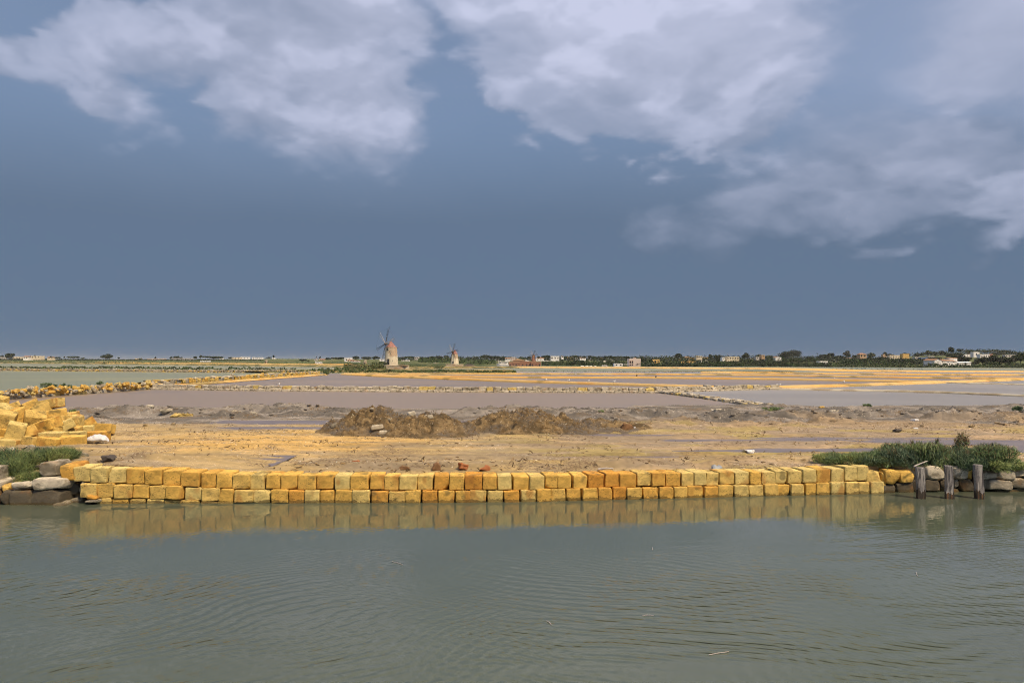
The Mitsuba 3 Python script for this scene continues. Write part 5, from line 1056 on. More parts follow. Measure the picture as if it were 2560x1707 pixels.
for px0, px1, y0, y1, mat, roof, nw, lab in (
        (31, 53, 892, 898.6, 'mat_cream', 'flat', 3, 'long cream house right of the dark round tree at the far left'), (58, 70, 889.5, 897.2, 'mat_white', 'gable', 2, 'white house with a pointed roof on the far left shore'), (78, 100, 890.5, 896, 'mat_cream', 'flat', 3, 'low cream row right of the pointed white house on the far left'),
        (367, 410, 896.4, 901.2, 'mat_pink', 'flat', 6, 'long pinkish row of houses on the left shore'), (428, 480, 896, 900.5, 'mat_grey', 'flat', 5, 'long greyish row left of the broad dark tree group'), (500, 521, 902, 904.4, 'mat_white', 'flat', 3, 'low white shed in front of the broad dark tree group'),
        (578, 600, 893.6, 898.4, 'mat_cream', 'flat', 3, 'cream row of houses right of the broad dark tree group'), (600, 622, 892.8, 898.2, 'mat_white', 'flat', 3, 'white row next to the cream one on the left shore'), (638, 655, 893.6, 898.4, 'mat_white', 'flat', 4, 'white block with a row of windows on the left shore'),
        (798, 810, 896.6, 901, 'mat_buff', 'gable', 2, 'buff cottage left of the white farm'), (861, 878, 895, 904.4, 'mat_white', 'flat', 2, 'white farm building left of the largest windmill'), (868, 882, 898.5, 904.6, 'mat_cream', 'gable', 2, 'cream wing of the white farm'), (878, 898, 900.8, 905, 'mat_white', 'hip', 2, 'low white roofed barn beside the farm'),
        (949, 960, 898.2, 903, 'mat_white', 'flat', 1, 'white house half hidden by the largest windmill'), (1003, 1009, 898.4, 902.4, 'mat_white', 'gable', 1, 'small white house just right of the largest windmill'), (1012, 1023, 900.6, 903, 'mat_white', 'flat', 2, 'low white house right of the small one by the largest windmill'), (1036, 1046, 892.8, 896.4, 'mat_grey', 'flat', 2, 'pale grey block in the trees right of the largest windmill'),
        (1084, 1092.5, 899, 907.6, 'mat_pink', 'front', 1, 'narrow pinkish gabled house left of the second windmill'), (1106, 1117, 896.6, 905.4, 'mat_buff', 'flat', 2, 'buff ruin of a house just left of the second windmill'), (1146, 1154.5, 898, 902.2, 'mat_white', 'flat', 1, 'white house behind the second windmill'), (1165, 1182, 902.4, 907, 'mat_white', 'flat', 3, 'white shed right of the second windmill'),
        (1242, 1253, 896, 902.8, 'mat_cream', 'flat', 2, 'cream house above the white ferry'), (1263, 1276, 893.8, 900.4, 'mat_white', 'gable', 2, 'white gabled house behind the ferry'), (1277, 1291, 893.6, 899, 'mat_pink', 'flat', 3, 'pinkish house behind the red warehouse'), (1312, 1323, 896, 902.6, 'mat_white', 'gable', 1, 'white gabled house left of the small brick windmill'),
        (1340, 1365, 892.8, 902.8, 'mat_white', 'hip', 3, 'white hip roofed house right of the small brick windmill'), (1361, 1389, 898.6, 902.6, 'mat_white', 'flat', 4, 'long low white building right of the hip roofed house'), (1377, 1398, 890.8, 899.6, 'mat_white', 'flat', 3, 'white two storey house behind the long low one'), (1404, 1409, 888.4, 895, 'mat_white', 'front', 1, 'small white tower house in the trees'),
        (1418, 1434, 893, 901.2, 'mat_ochre', 'flat', 2, 'ochre house left of the white block in mid shore'), (1434, 1449, 893.4, 901.2, 'mat_white', 'flat', 2, 'white block right of the ochre house in mid shore'), (1450, 1465, 893, 898, 'mat_white', 'gable', 2, 'white gabled house behind the mid shore block'), (1469, 1482, 897.6, 901.4, 'mat_pink', 'flat', 2, 'pinkish low house in mid shore'),
        (1499, 1511, 893.8, 900.4, 'mat_buff', 'flat', 1, 'buff house with a broken top in mid shore'), (1521, 1534, 896, 901, 'mat_white', 'flat', 2, 'white house left of the pink villa in the trees'), (1493, 1542, 902, 904.4, 'mat_white', 'flat', 1, 'long low white roof in the fields left of the pink villa'),
        (1404, 1418, 910.8, 913.4, 'mat_white', 'flat', 2, 'white roof of a low shelter right of the red building'), (1536, 1557, 909.4, 915.4, 'mat_white', 'flat', 2, 'white outbuilding left of the pink villa'),
        (1628, 1649, 899, 908.4, 'mat_ochre', 'flat', 3, 'ochre house among palms right of the pink villa'), (1696, 1702, 895.5, 901.5, 'mat_ochre', 'flat', 1, 'small ochre block by the round tree'), (1703, 1738, 903.5, 907.6, 'mat_ochre', 'flat', 5, 'ochre arcade below the tower house'), (1713, 1724.5, 891, 904.5, 'mat_buff', 'flat', 1, 'tall buff tower house among palms'), (1723, 1739, 894, 904.5, 'mat_ochre', 'flat', 2, 'ochre house right of the buff tower'),
        (1741, 1755.5, 890.4, 896, 'mat_cream', 'flat', 3, 'cream house left of the bright ochre one'), (1754, 1773.5, 893.2, 902.4, 'mat_ochre', 'flat', 3, 'bright ochre house above a white one'), (1752.5, 1768.5, 900.6, 907.2, 'mat_white', 'flat', 2, 'white house in front of the bright ochre one'),
        (1817, 1848, 892, 900, 'mat_cream', 'flat', 5, 'long cream yellow house with arched windows'), (1806, 1812, 894, 899, 'mat_white', 'flat', 1, 'small white house left of the long cream yellow one'), (1871, 1890, 895.4, 901.6, 'mat_white', 'flat', 2, 'white house between the two dark round trees'), (1890, 1898, 892.6, 897, 'mat_grey', 'flat', 1, 'grey house right of the dark round tree'), (1904, 1912, 888, 894.2, 'mat_buff', 'flat', 1, 'buff house top behind the trees'), (1902, 1907.5, 902, 907, 'mat_white', 'flat', 0, 'small white wall in the reeds'),
        (1939, 1953.5, 890.6, 898, 'mat_white', 'front', 1, 'white gabled house left of the large umbrella pine'), (2049, 2070, 903.4, 912.4, 'mat_white', 'flat', 4, 'white pierced building in the hedge right of the umbrella pine'), (2051, 2060, 895, 901.4, 'mat_buff', 'flat', 1, 'buff house top above the white pierced building'), (2080, 2089.5, 900, 904.4, 'mat_white', 'flat', 2, 'low white house right of the pierced building'),
        (2107, 2133, 893.6, 900.4, 'mat_white', 'hip', 4, 'white house with a dark hip roof below a conifer'), (2150, 2166.5, 882.6, 894.2, 'mat_buff', 'hip', 2, 'buff house with a hip roof on the rise'), (2208, 2217, 886, 894.5, 'mat_buff', 'flat', 1, 'small buff house left of the cream yellow block'), (2224, 2257.5, 888.4, 897.2, 'mat_cream', 'flat', 5, 'long cream house joined to a yellow block'), (2257, 2273, 884.8, 899.2, 'mat_ochre', 'flat', 0, 'tall plain yellow block'),
        (2302, 2320, 894, 897.4, 'mat_blue', 'flat', 0, 'blue roofed shed behind the trees'), (2321, 2336, 891, 896.6, 'mat_grey', 'flat', 2, 'grey houses right of the blue shed'), (2288, 2301, 892.6, 897, 'mat_grey', 'flat', 2, 'grey house left of the blue shed'),
        (2409, 2440, 886.2, 892, 'mat_white', 'flat', 5, 'left wing of the white school on the hill'), (2434, 2449, 880.2, 893, 'mat_white', 'flat', 1, 'white tower of the school on the hill'), (2450, 2474, 886, 895, 'mat_white', 'flat', 5, 'right wing of the white school on the hill'), (2473, 2482, 885, 892.5, 'mat_brick', 'flat', 0, 'orange red end of the school on the hill'), (2513, 2541, 887.4, 893, 'mat_grey', 'flat', 4, 'grey white house on the hill at the far right')):
    house(px0, px1, y0, y1, mat, lab, roof, nw)
# pink villa
pk = house(1573, 1602.5, 897.2, 915.2, 'mat_pink', 'pink two storey villa with a stair tower and tall arched windows', 'flat', 0, D=500, dep=9)
s = 500 / F
for zx in (2008, 2037):
    for y0, y1 in ((902.6, 908.2), (911.2, 914.2)):
        px = 1200 + zx * 0.187; a_, b_ = A(px - 1.7, y1, 500), A(px + 1.7, y0, 500)
        w = part(pk, 'window', box(a_[0], b_[0], 499.93, 500.2, a_[2], b_[2]), 'mat_dark'); part(pk + '__' + w.split('__')[1], 'frame', box(a_[0] - 0.1, b_[0] + 0.1, 499.96, 500.1, a_[2] - 0.1, b_[2] + 0.25), 'mat_brick')
a_, b_ = A(1583.5, 897.5, 503), A(1590.5, 894.6, 503); part(pk, 'stair_tower', box(a_[0], b_[0], 503, 506, a_[2] - 0.6, b_[2]), 'mat_pink')
a_, b_ = A(1593, 915, 500), A(1596.5, 903, 500); part(pk, 'balcony', box(a_[0], b_[0], 499.1, 500.1, a_[2] + 1.6, a_[2] + 1.8), 'mat_grey')
for px in (1563, 1569):
    a_ = A(px, 915.5, 499); part(pk, 'pergola_post', tube([a_, a_ + [0, 0, 1.3]], 0.07, 5), 'mat_white')
a_, b_ = A(1560, 911.5, 498), A(1573, 910.4, 498); part(pk, 'pergola_roof', box(a_[0], b_[0], 498, 501, a_[2], b_[2]), 'mat_white')
# white farmhouse on the right
fh = house(2336.5, 2354, 896.5, 912.8, 'mat_white', 'white farmhouse with a gable end and a long tiled wing at the right', 'front', 1, D=520, dep=14, winh=0.22, rows=2)
a_, b_ = A(2350, 912.6, 521), A(2392, 897.4, 521)
part(fh, 'wing', box(a_[0], b_[0], 521, 530, a_[2] - 1, a_[2] + 0.72 * (b_[2] - a_[2])), 'mat_white')
zr = a_[2] + 0.72 * (b_[2] - a_[2])
part(fh, 'wing_roof', trimesh.Trimesh([[a_[0], 520.6, zr], [b_[0] + .3, 520.6, zr - 0.4], [b_[0] + .3, 526, b_[2] - 0.5], [a_[0], 526, b_[2]]], [[0, 1, 2], [0, 2, 3]], process=False), 'mat_tile')
for px in (2357, 2370, 2383):
    q = A(px, 904.6, 520.95); part(fh, 'window', box(q[0] - 0.25, q[0] + 0.25, 520.93, 521.1, q[2] - 0.35, q[2] + 0.35), 'mat_dark')
house(2373, 2393, 894, 900, 'mat_white', 'white upper wing behind the farmhouse roof', 'gable', 0, D=532, dep=6); house(2396, 2428, 903.5, 911.5, 'mat_white', 'low white barn right of the farmhouse behind a dark tree', 'gable', 1, D=525, dep=8, roofmat='mat_white'); house(2332, 2338, 905.4, 912.8, 'mat_white', 'little white lean to left of the farmhouse gable', 'flat', 0, D=522, dep=5)
# red salt works under the small windmill
rw = thing('salt_works', 'long red and buff salt works with a gabled warehouse and brick wings', 'building')
def blk(parent, name, px0, px1, y0, y1, D, dep, mat):
    a_, b_ = A(px0, y1, D), A(px1, y0, D); part(parent, name, box(a_[0], b_[0], D, D + dep, a_[2] - 0.6, b_[2]), mat); return a_, b_
a_, b_ = blk(rw, 'wall', 1282.5, 1313, 901, 915.6, 496, 12, 'mat_buff')
zt = A(1297, 896, 496)[2]
part(rw, 'roof', trimesh.Trimesh([[a_[0] - .3, 495.6, b_[2]], [b_[0] + .3, 495.6, b_[2]], [a_[0] * .62 + b_[0] * .38, 495.6, zt], [a_[0] - .3, 508, b_[2]], [b_[0] + .3, 508, b_[2]], [a_[0] * .62 + b_[0] * .38, 508, zt]], [[0, 1, 2], [0, 2, 5], [0, 5, 3], [1, 4, 5], [1, 5, 2]], process=False), 'mat_buff')
for px0, px1, y0, D, mat in ((1272, 1301, 905, 492, 'mat_brick'), (1300.5, 1313, 902.5, 493, 'mat_brick'), (1313, 1328.5, 903.6, 494, 'mat_brick'), (1327.5, 1352.5, 904.8, 491, 'mat_brick')):
    a_, b_ = blk(rw, 'wing', px0, px1, y0, 916, D, 6, mat)
    n_ = max(1, int((px1 - px0) / 7))
    for k in range(n_):
        xc = a_[0] + (b_[0] - a_[0]) * (k + 0.5) / n_; part(rw, 'door' if k % 2 == 0 else 'window', box(xc - 0.32, xc + 0.32, D - 0.06, D + 0.2, a_[2] + (0.0 if k % 2 == 0 else 0.9), a_[2] + 1.6), 'mat_dark')
    part(rw, 'coping', box(a_[0] - .05, b_[0] + .05, D - .08, D + .3, b_[2] + .004, b_[2] + .16), 'mat_buff')
# ferry
fr = thing('ferry_boat', 'white ferry boat with a row of dark windows moored left of the red salt works', 'boat')
D = 482; a_, b_ = A(1241, 915.4, D), A(1272, 902, D); L, x0, z0, hz = b_[0] - a_[0], a_[0], a_[2], b_[2] - a_[2]
st = []
for t in np.linspace(0, 1, 12):
    w = 1.7 * min(1, (t + 0.05) * 3.2) ** 0.6; st.append([[x0 + L * t, D + 2 - w, z0 + hz * 0.42 + 0.25 * (1 - t) ** 3], [x0 + L * (0.06 + 0.94 * t), D + 2 - w * 0.75, z0 - 0.3], [x0 + L * (0.06 + 0.94 * t), D + 2 + w * 0.75, z0 - 0.3], [x0 + L * t, D + 2 + w, z0 + hz * 0.42 + 0.25 * (1 - t) ** 3]])
v = np.array(st).reshape(-1, 3); f = []
for k in range(11):
    for q in range(4):
        r_ = (q + 1) % 4; f += [[4 * k + q, 4 * k + 4 + q, 4 * k + 4 + r_], [4 * k + q, 4 * k + 4 + r_, 4 * k + r_]]
f += [[0, 1, 2], [0, 2, 3], [44, 46, 45], [44, 47, 46]]
part(fr, 'hull', trimesh.Trimesh(v, f, process=False), 'mat_white')
part(fr, 'cabin', box(x0 + 0.18 * L, x0 + 0.94 * L, D + 0.7, D + 3.3, z0 + 0.40 * hz, z0 + 0.80 * hz), 'mat_white')
part(fr, 'upper_deck', box(x0 + 0.15 * L, x0 + 0.97 * L, D + 0.5, D + 3.5, z0 + 0.802 * hz, z0 + 0.84 * hz), 'mat_white')
for k in range(7):
    xc = x0 + L * (0.24 + 0.10 * k); part(fr, 'window', box(xc - 0.22, xc + 0.22, D + 0.66, D + 0.8, z0 + 0.50 * hz, z0 + 0.74 * hz), 'mat_dark')
for k in range(8): part(fr, 'rail_post', box(x0 + L * (0.18 + 0.11 * k), x0 + L * (0.18 + 0.11 * k) + 0.07, D + 0.55, D + 0.62, z0 + 0.84 * hz, z0 + 1.0 * hz), 'mat_white')
part(fr, 'rail', box(x0 + 0.16 * L, x0 + 0.97 * L, D + 0.54, D + 0.63, z0 + 1.0 * hz, z0 + 1.03 * hz), 'mat_white')
part(fr, 'mast', tube([[x0 + 0.2 * L, D + 2, z0 + 0.8 * hz], [x0 + 0.2 * L, D + 2, z0 + 1.45 * hz]], 0.05, 5), 'mat_white')
vn = thing('parked_van', 'white van parked at the far shore left of the pink villa', 'van')
a_, b_ = A(1505, 916.3, 470), A(1519, 912.8, 470); w_ = b_[0] - a_[0]; h_ = b_[2] - a_[2]
part(vn, 'body', placed(rock((w_, 1.5, h_ * 0.8), 0.2, 0, 1, MID), ((a_[0] + b_[0]) / 2, 471, a_[2] + 0.5 * h_)), 'mat_white', smooth=True); part(vn, 'window', box(a_[0] + 0.2 * w_, a_[0] + 0.75 * w_, 470.2, 470.35, a_[2] + 0.55 * h_, a_[2] + 0.8 * h_), 'mat_dark')
for u in (0.2, 0.8): part(vn, 'wheel', placed(trimesh.creation.cylinder(0.22, 0.15, sections=12), (a_[0] + u * w_, 470.3, a_[2] + 0.15), rotm(0, 0, 90)), 'mat_dark')
low_group = 'white boats drawn up on the far shore'
for k, (px, w) in enumerate(((1456, 9), (1467, 8), (1477, 6), (1488, 5), (1545, 8))):
    a_ = A(px, 915.6, 472); s = 472 / F
    m = rock((w * s, 1.0, 0.55), 0.25, 0.05, k, MID, 2, 0.4); solo('small_boat', placed(m, a_ + [0, 0, 0.2]), 'mat_white', 'small white boat drawn up on the far shore left of the pink villa', 'boat', low_group, smooth=True)
# power poles
for k, (px, y0, y1) in enumerate(((2120, 893, 912), (2195, 890, 913), (2224.5, 886, 902), (2272, 897, 910), (2436, 894, 914.5), (2534.5, 896, 916), (1787, 899, 911.5), (1982, 894, 911), (1817.5, 881, 893), (2131, 883, 896))):
    D = stand(px, y1); b_, t_ = A(px, y1 + 0.5, D), A(px, y0, D); h_ = t_[2] - b_[2]
    key = thing('power_pole', 'thin pole ' + ('below the conifer on the right shore', 'right of the buff hip roofed house', 'left of the long cream house', 'below the tall yellow block', 'right of the white barn', 'near the right edge of the picture', 'in the reeds below the bright ochre house', 'below the large umbrella pine', 'like a mast above the long cream yellow house', 'standing right of the white house with a dark hip roof')[k], 'pole')
    part(key, 'pole', tube([b_, t_], [0.10, 0.07], 6), 'mat_pole'); part(key, 'crossarm', box(t_[0] - 0.7, t_[0] + 0.7, D - 0.06, D + 0.06, t_[2] - 0.45, t_[2] - 0.33), 'mat_pole')
# ------------------------------------------------------------------ trees, palms and scrub of the far shore
def tree(px, y0, y1, w, tone, label, kind='tree', D=None, seed=0, group=None, flat=0.0, n=None):
    """tapered trunk with limbs, crown of many leaf clumps on lobes of different size"""
    g = np.random.default_rng(seed + 4000); D = D or stand(px, y1); s = D / F
    b_, t_ = A(px, y1, D), A(px, y0, D); H = max(t_[2] - b_[2], 0.6); W = w * s
    key = thing(kind, label, 'tree', group)
    ch = H * (0.72 if flat == 0 else 0.5); cz = t_[2] - ch / 2
    nl = int(np.clip(5 + W * H / 14, 6, 22)); lob = []
    for _ in range(nl):
        d = g.normal(size=3); d /= np.linalg.norm(d); u = g.random() ** 0.5
        lob.append((np.array([b_[0] + d[0] * u * W * 0.36, D + W * 0.25 + d[1] * u * W * 0.30, cz + d[2] * u * ch * 0.34]), g.uniform(0.14, 0.26)))
    n = n or int(np.clip(W * H * 14, 240, 1500)); pick = g.integers(0, nl, n); d = g.normal(size=(n, 3)); d /= np.linalg.norm(d, axis=1, keepdims=True)
    cen = np.array([l[0] for l in lob])[pick]; rad = np.array([l[1] for l in lob])[pick][:, None]
    p = cen + d * rad * np.array([W, W, min(ch * 1.3, W)]) * (0.65 + 0.4 * g.random((n, 1)))
    p = p[p[:, 2] > b_[2] + 0.1 * H]
    ls = float(np.clip(0.085 * (W + H) / 2, 0.26, 0.8))
    m, uv = leaves(p, ls, np.clip(tone + 0.10 * g.normal(size=len(p)), 0, 1), g)
    part(key, 'crown', m, 'mat_leaf', uv)
    tr = max(0.08, 0.03 * H); base = np.array([b_[0], D + W * 0.25, b_[2] - 0.5]); top = np.array([b_[0], D + W * 0.25, cz])
    ms = [tube([base, (base + top) / 2 + [0.06 * W * g.normal(), 0, 0], top], [tr, tr * 0.8, tr * 0.4], 6)]
    for l in lob[:4]: ms.append(tube([(base + top) / 2 + [0, 0, 0.1 * H], l[0]], [tr * 0.5, tr * 0.2], 4))
    part(key, 'trunk', cat(ms), 'mat_bark')
    return key
def palm(px, y0, y1, label, D=None, seed=0, group=None):
    g = np.random.default_rng(seed + 6000); D = D or stand(px, y1); s = D / F
    b_, t_ = A(px, y1 + 0.5, D), A(px, y0, D); H = t_[2] - b_[2]; key = thing('palm_tree', label, 'palm', group)
    head = b_ + [0.04 * H * g.normal(), 0, H * 0.80]
    part(key, 'trunk', tube([b_, (b_ + head) / 2 + [0.03 * H * g.normal(), 0, 0], head], [0.20, 0.15, 0.17], 7), 'mat_bark')
    L = min(0.36 * H, 2.0); L = max(L, 0.9); vs, fs, tv = [], [], []
    for k in range(22):
        az, el = 2 * math.pi * (k * 0.382 % 1), math.radians(g.uniform(-20, 75)); d = np.array([math.cos(az) * math.cos(el), math.sin(az) * math.cos(el), math.sin(el)]); sd_ = np.cross(d, [0, 0, 1.0]); sd_ /= np.linalg.norm(sd_) + 1e-9
        for i in range(7):
            u = (i + 1) / 7; c = head + d * L * u - [0, 0, 0.55 * L * u * u]
            for sg in (-1, 1):
                tip = c + sd_ * sg * 0.30 * L * (1 - 0.5 * u) + d * 0.12 * L - [0, 0, 0.16 * L]; o = len(vs); vs += [c, c + d * 0.09 * L, tip]; fs.append([o, o + 1, o + 2]); tv += [[0.25 + 0.2 * g.random(), g.random()]] * 3
    part(key, 'fronds', trimesh.Trimesh(np.array(vs), np.array(fs), process=False), 'mat_leaf', np.array(tv), kind='stuff', label='drooping fronds of the palm')
tl = 'trees scattered along the far left shore'; tm = 'trees behind the mid shore houses'; tr_ = 'trees on the right shore'
trees = [ # px, y0, y1, width, tone, label, flat
    (20, 883.5, 900, 22, 0.12, 'dark round tree at the far left shore', 0), (250, 888, 900, 0, 0, None, 0),
    (2, 888, 899, 10, 0.1, 'dark tree cut by the left edge of the far shore', 0), (262, 887, 899.5, 24, 0.08, 'left part of the dark tree group on the left shore', 0), (270, 885, 899, 16, 0.06, 'tallest tree of the dark group on the left shore', 0), (180, 891.5, 898.5, 28, 0.15, 'broad low tree mass on the left shore', 1),
    (295, 893, 898, 8, 0.15, 'small round tree right of the dark group on the left shore', 0), (528, 890.5, 901.5, 50, 0.05, 'broad dark tree group on the left shore', 1), (500, 888, 900, 8, 0.1, 'thin tall tree on the left of the broad dark group', 0), (485, 891, 899, 14, 0.12, 'tree left of the broad dark group', 0), (440, 891, 899, 18, 0.12, 'round tree behind the greyish row', 0), (427, 892, 899, 8, 0.12, None, 0), (452, 892, 899, 8, 0.12, None, 0), (574, 893, 899, 10, 0.1, None, 0), (388, 892, 898, 6, 0.1, None, 0), (160, 891.5, 897, 4, 0.1, None, 0), (125, 890, 896.5, 8, 0.1, None, 0), (85, 887, 897, 7, 0.1, None, 0),
    (205, 894, 898, 10, 0.2, None, 0), (350, 896, 901, 10, 0.2, None, 0), (140, 892, 898, 20, 0.2, None, 0), (683, 888.5, 896, 8, 0.08, 'dark tree on the skyline of the green field', 0), (672, 893, 897, 16, 0.1, None, 0), (755, 898, 905, 22, 0.1, 'dark bush in the green field', 0), (771, 901, 905.5, 10, 0.1, None, 0), (791, 890, 898, 3.5, 0.05, 'slim cypress left of the farm', 0), (800, 891, 899, 6, 0.1, None, 0), (845, 893.5, 902, 34, 0.06, 'wide dark grove left of the white farm', 1), (890, 889.5, 901, 18, 0.06, 'tall dark tree above the white farm', 0), (915, 891, 901, 24, 0.07, 'dark tree right of the tall one by the farm', 0), (938, 891.5, 901, 20, 0.07, 'dark tree left of the largest windmill sails', 0), (820, 894, 900, 18, 0.12, None, 0),
    (1004, 893, 901, 22, 0.08, 'dark grove right of the largest windmill', 1), (1025, 891.5, 900, 26, 0.08, 'second dark grove right of the largest windmill', 1), (1052, 893, 901, 20, 0.15, None, 0), (1066, 892, 902, 20, 0.15, None, 0), (1078, 891, 902, 16, 0.1, None, 0), (1098, 889, 904, 16, 0.06, 'tall dark tree left of the second windmill', 0), (1114, 888.5, 900, 14, 0.06, 'dark round tree just left of the second windmill', 0), (1152, 893, 902, 12, 0.08, None, 0), (1170, 892, 903, 20, 0.1, None, 0), (1190, 891.5, 904, 18, 0.08, None, 0), (1212, 888, 903, 30, 0.06, 'broad dark grove left of the ferry', 1), (1235, 890, 905, 34, 0.06, 'dark grove above the ferry', 1), (1258, 892, 905, 14, 0.08, None, 0), (1306, 892, 902, 20, 0.1, None, 0), (1322, 890.5, 900, 12, 0.1, None, 0),
    (1346, 890, 898, 10, 0.1, None, 0), (1366, 889, 899, 26, 0.15, 'soft green tree behind the hip roofed house', 0), (1390, 892, 902, 12, 0.15, None, 0), (1413, 891, 901, 12, 0.1, None, 0), (1440, 889.5, 897, 26, 0.12, None, 1), (1462, 889, 899, 12, 0.1, None, 0), (1475, 888.5, 899, 10, 0.08, None, 0), (1490, 892, 902, 24, 0.15, None, 0), (1513, 889, 900, 14, 0.1, None, 0), (1530, 889, 899, 22, 0.12, None, 0), (1550, 891, 904, 30, 0.12, 'green trees left of the pink villa', 0), (1568, 890.5, 900, 18, 0.1, None, 0), (1608, 892, 914, 18, 0.08, 'dark trees beside the pink villa', 0), (1625, 896, 914, 16, 0.08, None, 0),
    (1697, 883, 900, 21, 0.04, 'dark dome shaped tree among the palms', 0), (1707, 890, 903, 12, 0.1, None, 0), (1744, 895.5, 906, 13, 0.08, None, 0), (1776, 886, 906, 12, 0.08, 'tall dark tree right of the bright ochre house', 0), (1795, 887, 908, 18, 0.1, None, 0), (1815, 891, 906, 14, 0.12, None, 0), (1835, 897, 908, 40, 0.2, 'reed green thicket below the long cream house', 1), (1868, 883.5, 899, 21, 0.04, 'left of two dark round trees on the right shore', 0), (1898, 886, 902, 16, 0.04, 'right of two dark round trees on the right shore', 0), (1925, 888, 904, 18, 0.1, None, 0), (1945, 892, 906, 22, 0.1, None, 0), (1880, 899, 909, 30, 0.15, None, 0), (1910, 899, 910, 30, 0.12, None, 0),
    (1970, 878, 903, 34, 0.02, 'left half of the large dark umbrella pine', 0), (1990, 874.5, 902, 32, 0.02, 'taller right half of the large dark umbrella pine', 0), (1965, 896, 909, 36, 0.12, None, 0), (1995, 896, 910, 40, 0.12, None, 0), (2030, 893, 908, 24, 0.1, None, 0), (2060, 884, 904, 24, 0.04, 'dark tree above the white pierced building', 0), (2078, 882, 905, 20, 0.05, 'dark tree right of the pierced building', 0), (2042, 896, 909, 22, 0.1, None, 0), (2098, 889, 906, 26, 0.06, None, 0),
    (2120, 877.5, 897, 19, 0.03, 'dark conifer with a spiky top on the right shore', 0), (2142, 888, 904, 16, 0.1, None, 0), (2181, 881.5, 898, 20, 0.2, 'grey green round tree right of the buff hip roofed house', 0), (2176, 892, 906, 20, 0.06, None, 0), (2213, 880, 893, 9, 0.08, 'small palm like tree above the small buff house', 0), (2227, 884, 897, 22, 0.05, 'dark tree behind the long cream house', 0), (2210, 892, 907, 26, 0.06, None, 0), (2268, 883, 894, 22, 0.03, 'dark tree behind the tall yellow block', 0), (2150, 898, 911, 30, 0.2, None, 0), (2185, 900, 912, 40, 0.3, None, 1), (2230, 900, 911, 40, 0.15, None, 1), (2262, 901, 912, 30, 0.25, None, 1), (2300, 899, 911, 40, 0.3, None, 1), (2320, 898, 911, 30, 0.15, None, 0),
    (2297, 884, 895, 20, 0.2, None, 0), (2322, 877, 890, 16, 0.2, 'grey green tree at the foot of the hill', 0), (2308, 882, 893, 14, 0.2, None, 0), (2340, 880, 892, 20, 0.18, None, 0), (2360, 878, 892, 20, 0.15, None, 0), (2381, 868.5, 884, 20, 0.12, 'umbrella pine standing out on the hilltop', 0), (2403, 872, 885, 20, 0.14, 'second tree right of the hilltop umbrella pine', 1), (2380, 884, 896, 24, 0.15, None, 0), (2400, 882, 896, 22, 0.15, None, 0),
    (2400, 891, 912.5, 36, 0.015, 'big black green tree in front of the farmhouse barn', 0), (2418, 892, 908, 36, 0.03, 'dark tree behind the white barn', 0), (2390, 896, 913, 18, 0.03, None, 0), (2345, 893, 903, 26, 0.06, 'dark tree behind the farmhouse gable', 0), (2330, 893.5, 904, 22, 0.08, None, 0), (2462, 893, 914, 34, 0.02, 'dark tree mass below the white school', 0), (2490, 889, 914, 36, 0.02, 'tallest dark tree below the school right wing', 0), (2515, 893, 914, 32, 0.02, 'dark tree mass right of the school', 0), (2538, 890, 915, 30, 0.1, None, 0), (2556, 878, 916, 22, 0.22, 'tall olive tree at the right edge of the picture', 0), (2490, 906, 916.5, 40, 0.3, 'rounded pale bush below the school trees', 0), (2540, 907, 917, 40, 0.25, 'rounded bush at the far right', 0), (2440, 902, 914, 24, 0.1, None, 0), (2585, 884, 916, 40, 0.15, None, 0), (2620, 888, 916, 40, 0.1, None, 0),
    (2425, 874, 885, 22, 0.2, None, 0), (2445, 876, 886, 26, 0.2, None, 1), (2468, 875, 886, 26, 0.22, None, 1), (2490, 874.5, 886, 30, 0.2, None, 1), (2515, 876, 887, 28, 0.2, None, 1), (2540, 880, 889, 26, 0.2, None, 1), (2430, 879, 889, 20, 0.15, None, 0), (2500, 880, 890, 30, 0.15, None, 0)]
homes = [(h_[0], labels[k_]['label']) for k_, h_ in HOUSE_AT.items()]
taken = set()
def beside(px, kind):
    for rank in ('', 'second '):
        for hp, hl in sorted(homes, key=lambda h: abs(h[0] - px))[:3]:
            t_ = rank + kind + (' left of the ' if px < hp - 3 else ' right of the ' if px > hp + 3 else ' by the ') + hl
            if len(t_.split()) <= 16 and t_ not in taken: taken.add(t_); return t_
    return None
for k, (px, y0, y1, w, tone, lab, flat) in enumerate(trees):
    if w == 0: continue
    lab = lab or beside(px, 'dark tree' if tone < 0.15 else 'greyish green tree')
    grp = tl if px < 960 else tm if px < 1620 else tr_
    tree(px, y0 - 0.6, y1, w * 1.15, tone, lab or ('small dark tree among the houses of the far left shore' if px < 960 else 'dark tree among the houses of the mid shore' if px < 1620 else 'low green tree in the belt of trees on the right shore'), 'tree', None, k, grp, flat)
pg = 'palms among the ochre houses right of the pink villa'
ORD = ('first', 'second', 'third', 'fourth', 'fifth', 'sixth', 'seventh', 'eighth', 'ninth', 'tenth', 'eleventh', 'twelfth', 'thirteenth', 'fourteenth', 'fifteenth', 'sixteenth')
for k, (px, y0, y1) in enumerate(((1601, 886, 902), (1606, 887, 904), (1616, 886, 904), (1622, 887, 905), (1639, 892, 908), (1655, 886.5, 905), (1666, 886.5, 906), (1672, 891, 908), (1678, 891, 908), (1686, 891, 908), (1783, 886, 908), (1804, 886, 905), (1787, 890, 908), (1924, 887, 905), (2044, 880, 900))):
    palm(px, y0, y1, ORD[k] + ' palm from the left in the reeds right of the pink villa' if px < 1700 else {1783: 'palm just right of the bright ochre house', 1804: 'palm left of the long cream yellow house', 1787: 'shorter palm right of the bright ochre house'}[px] if px < 1810 else 'palm left of the umbrella pine' if px < 2000 else 'tall palm right of the umbrella pine', None, k, pg if px < 1810 else None)
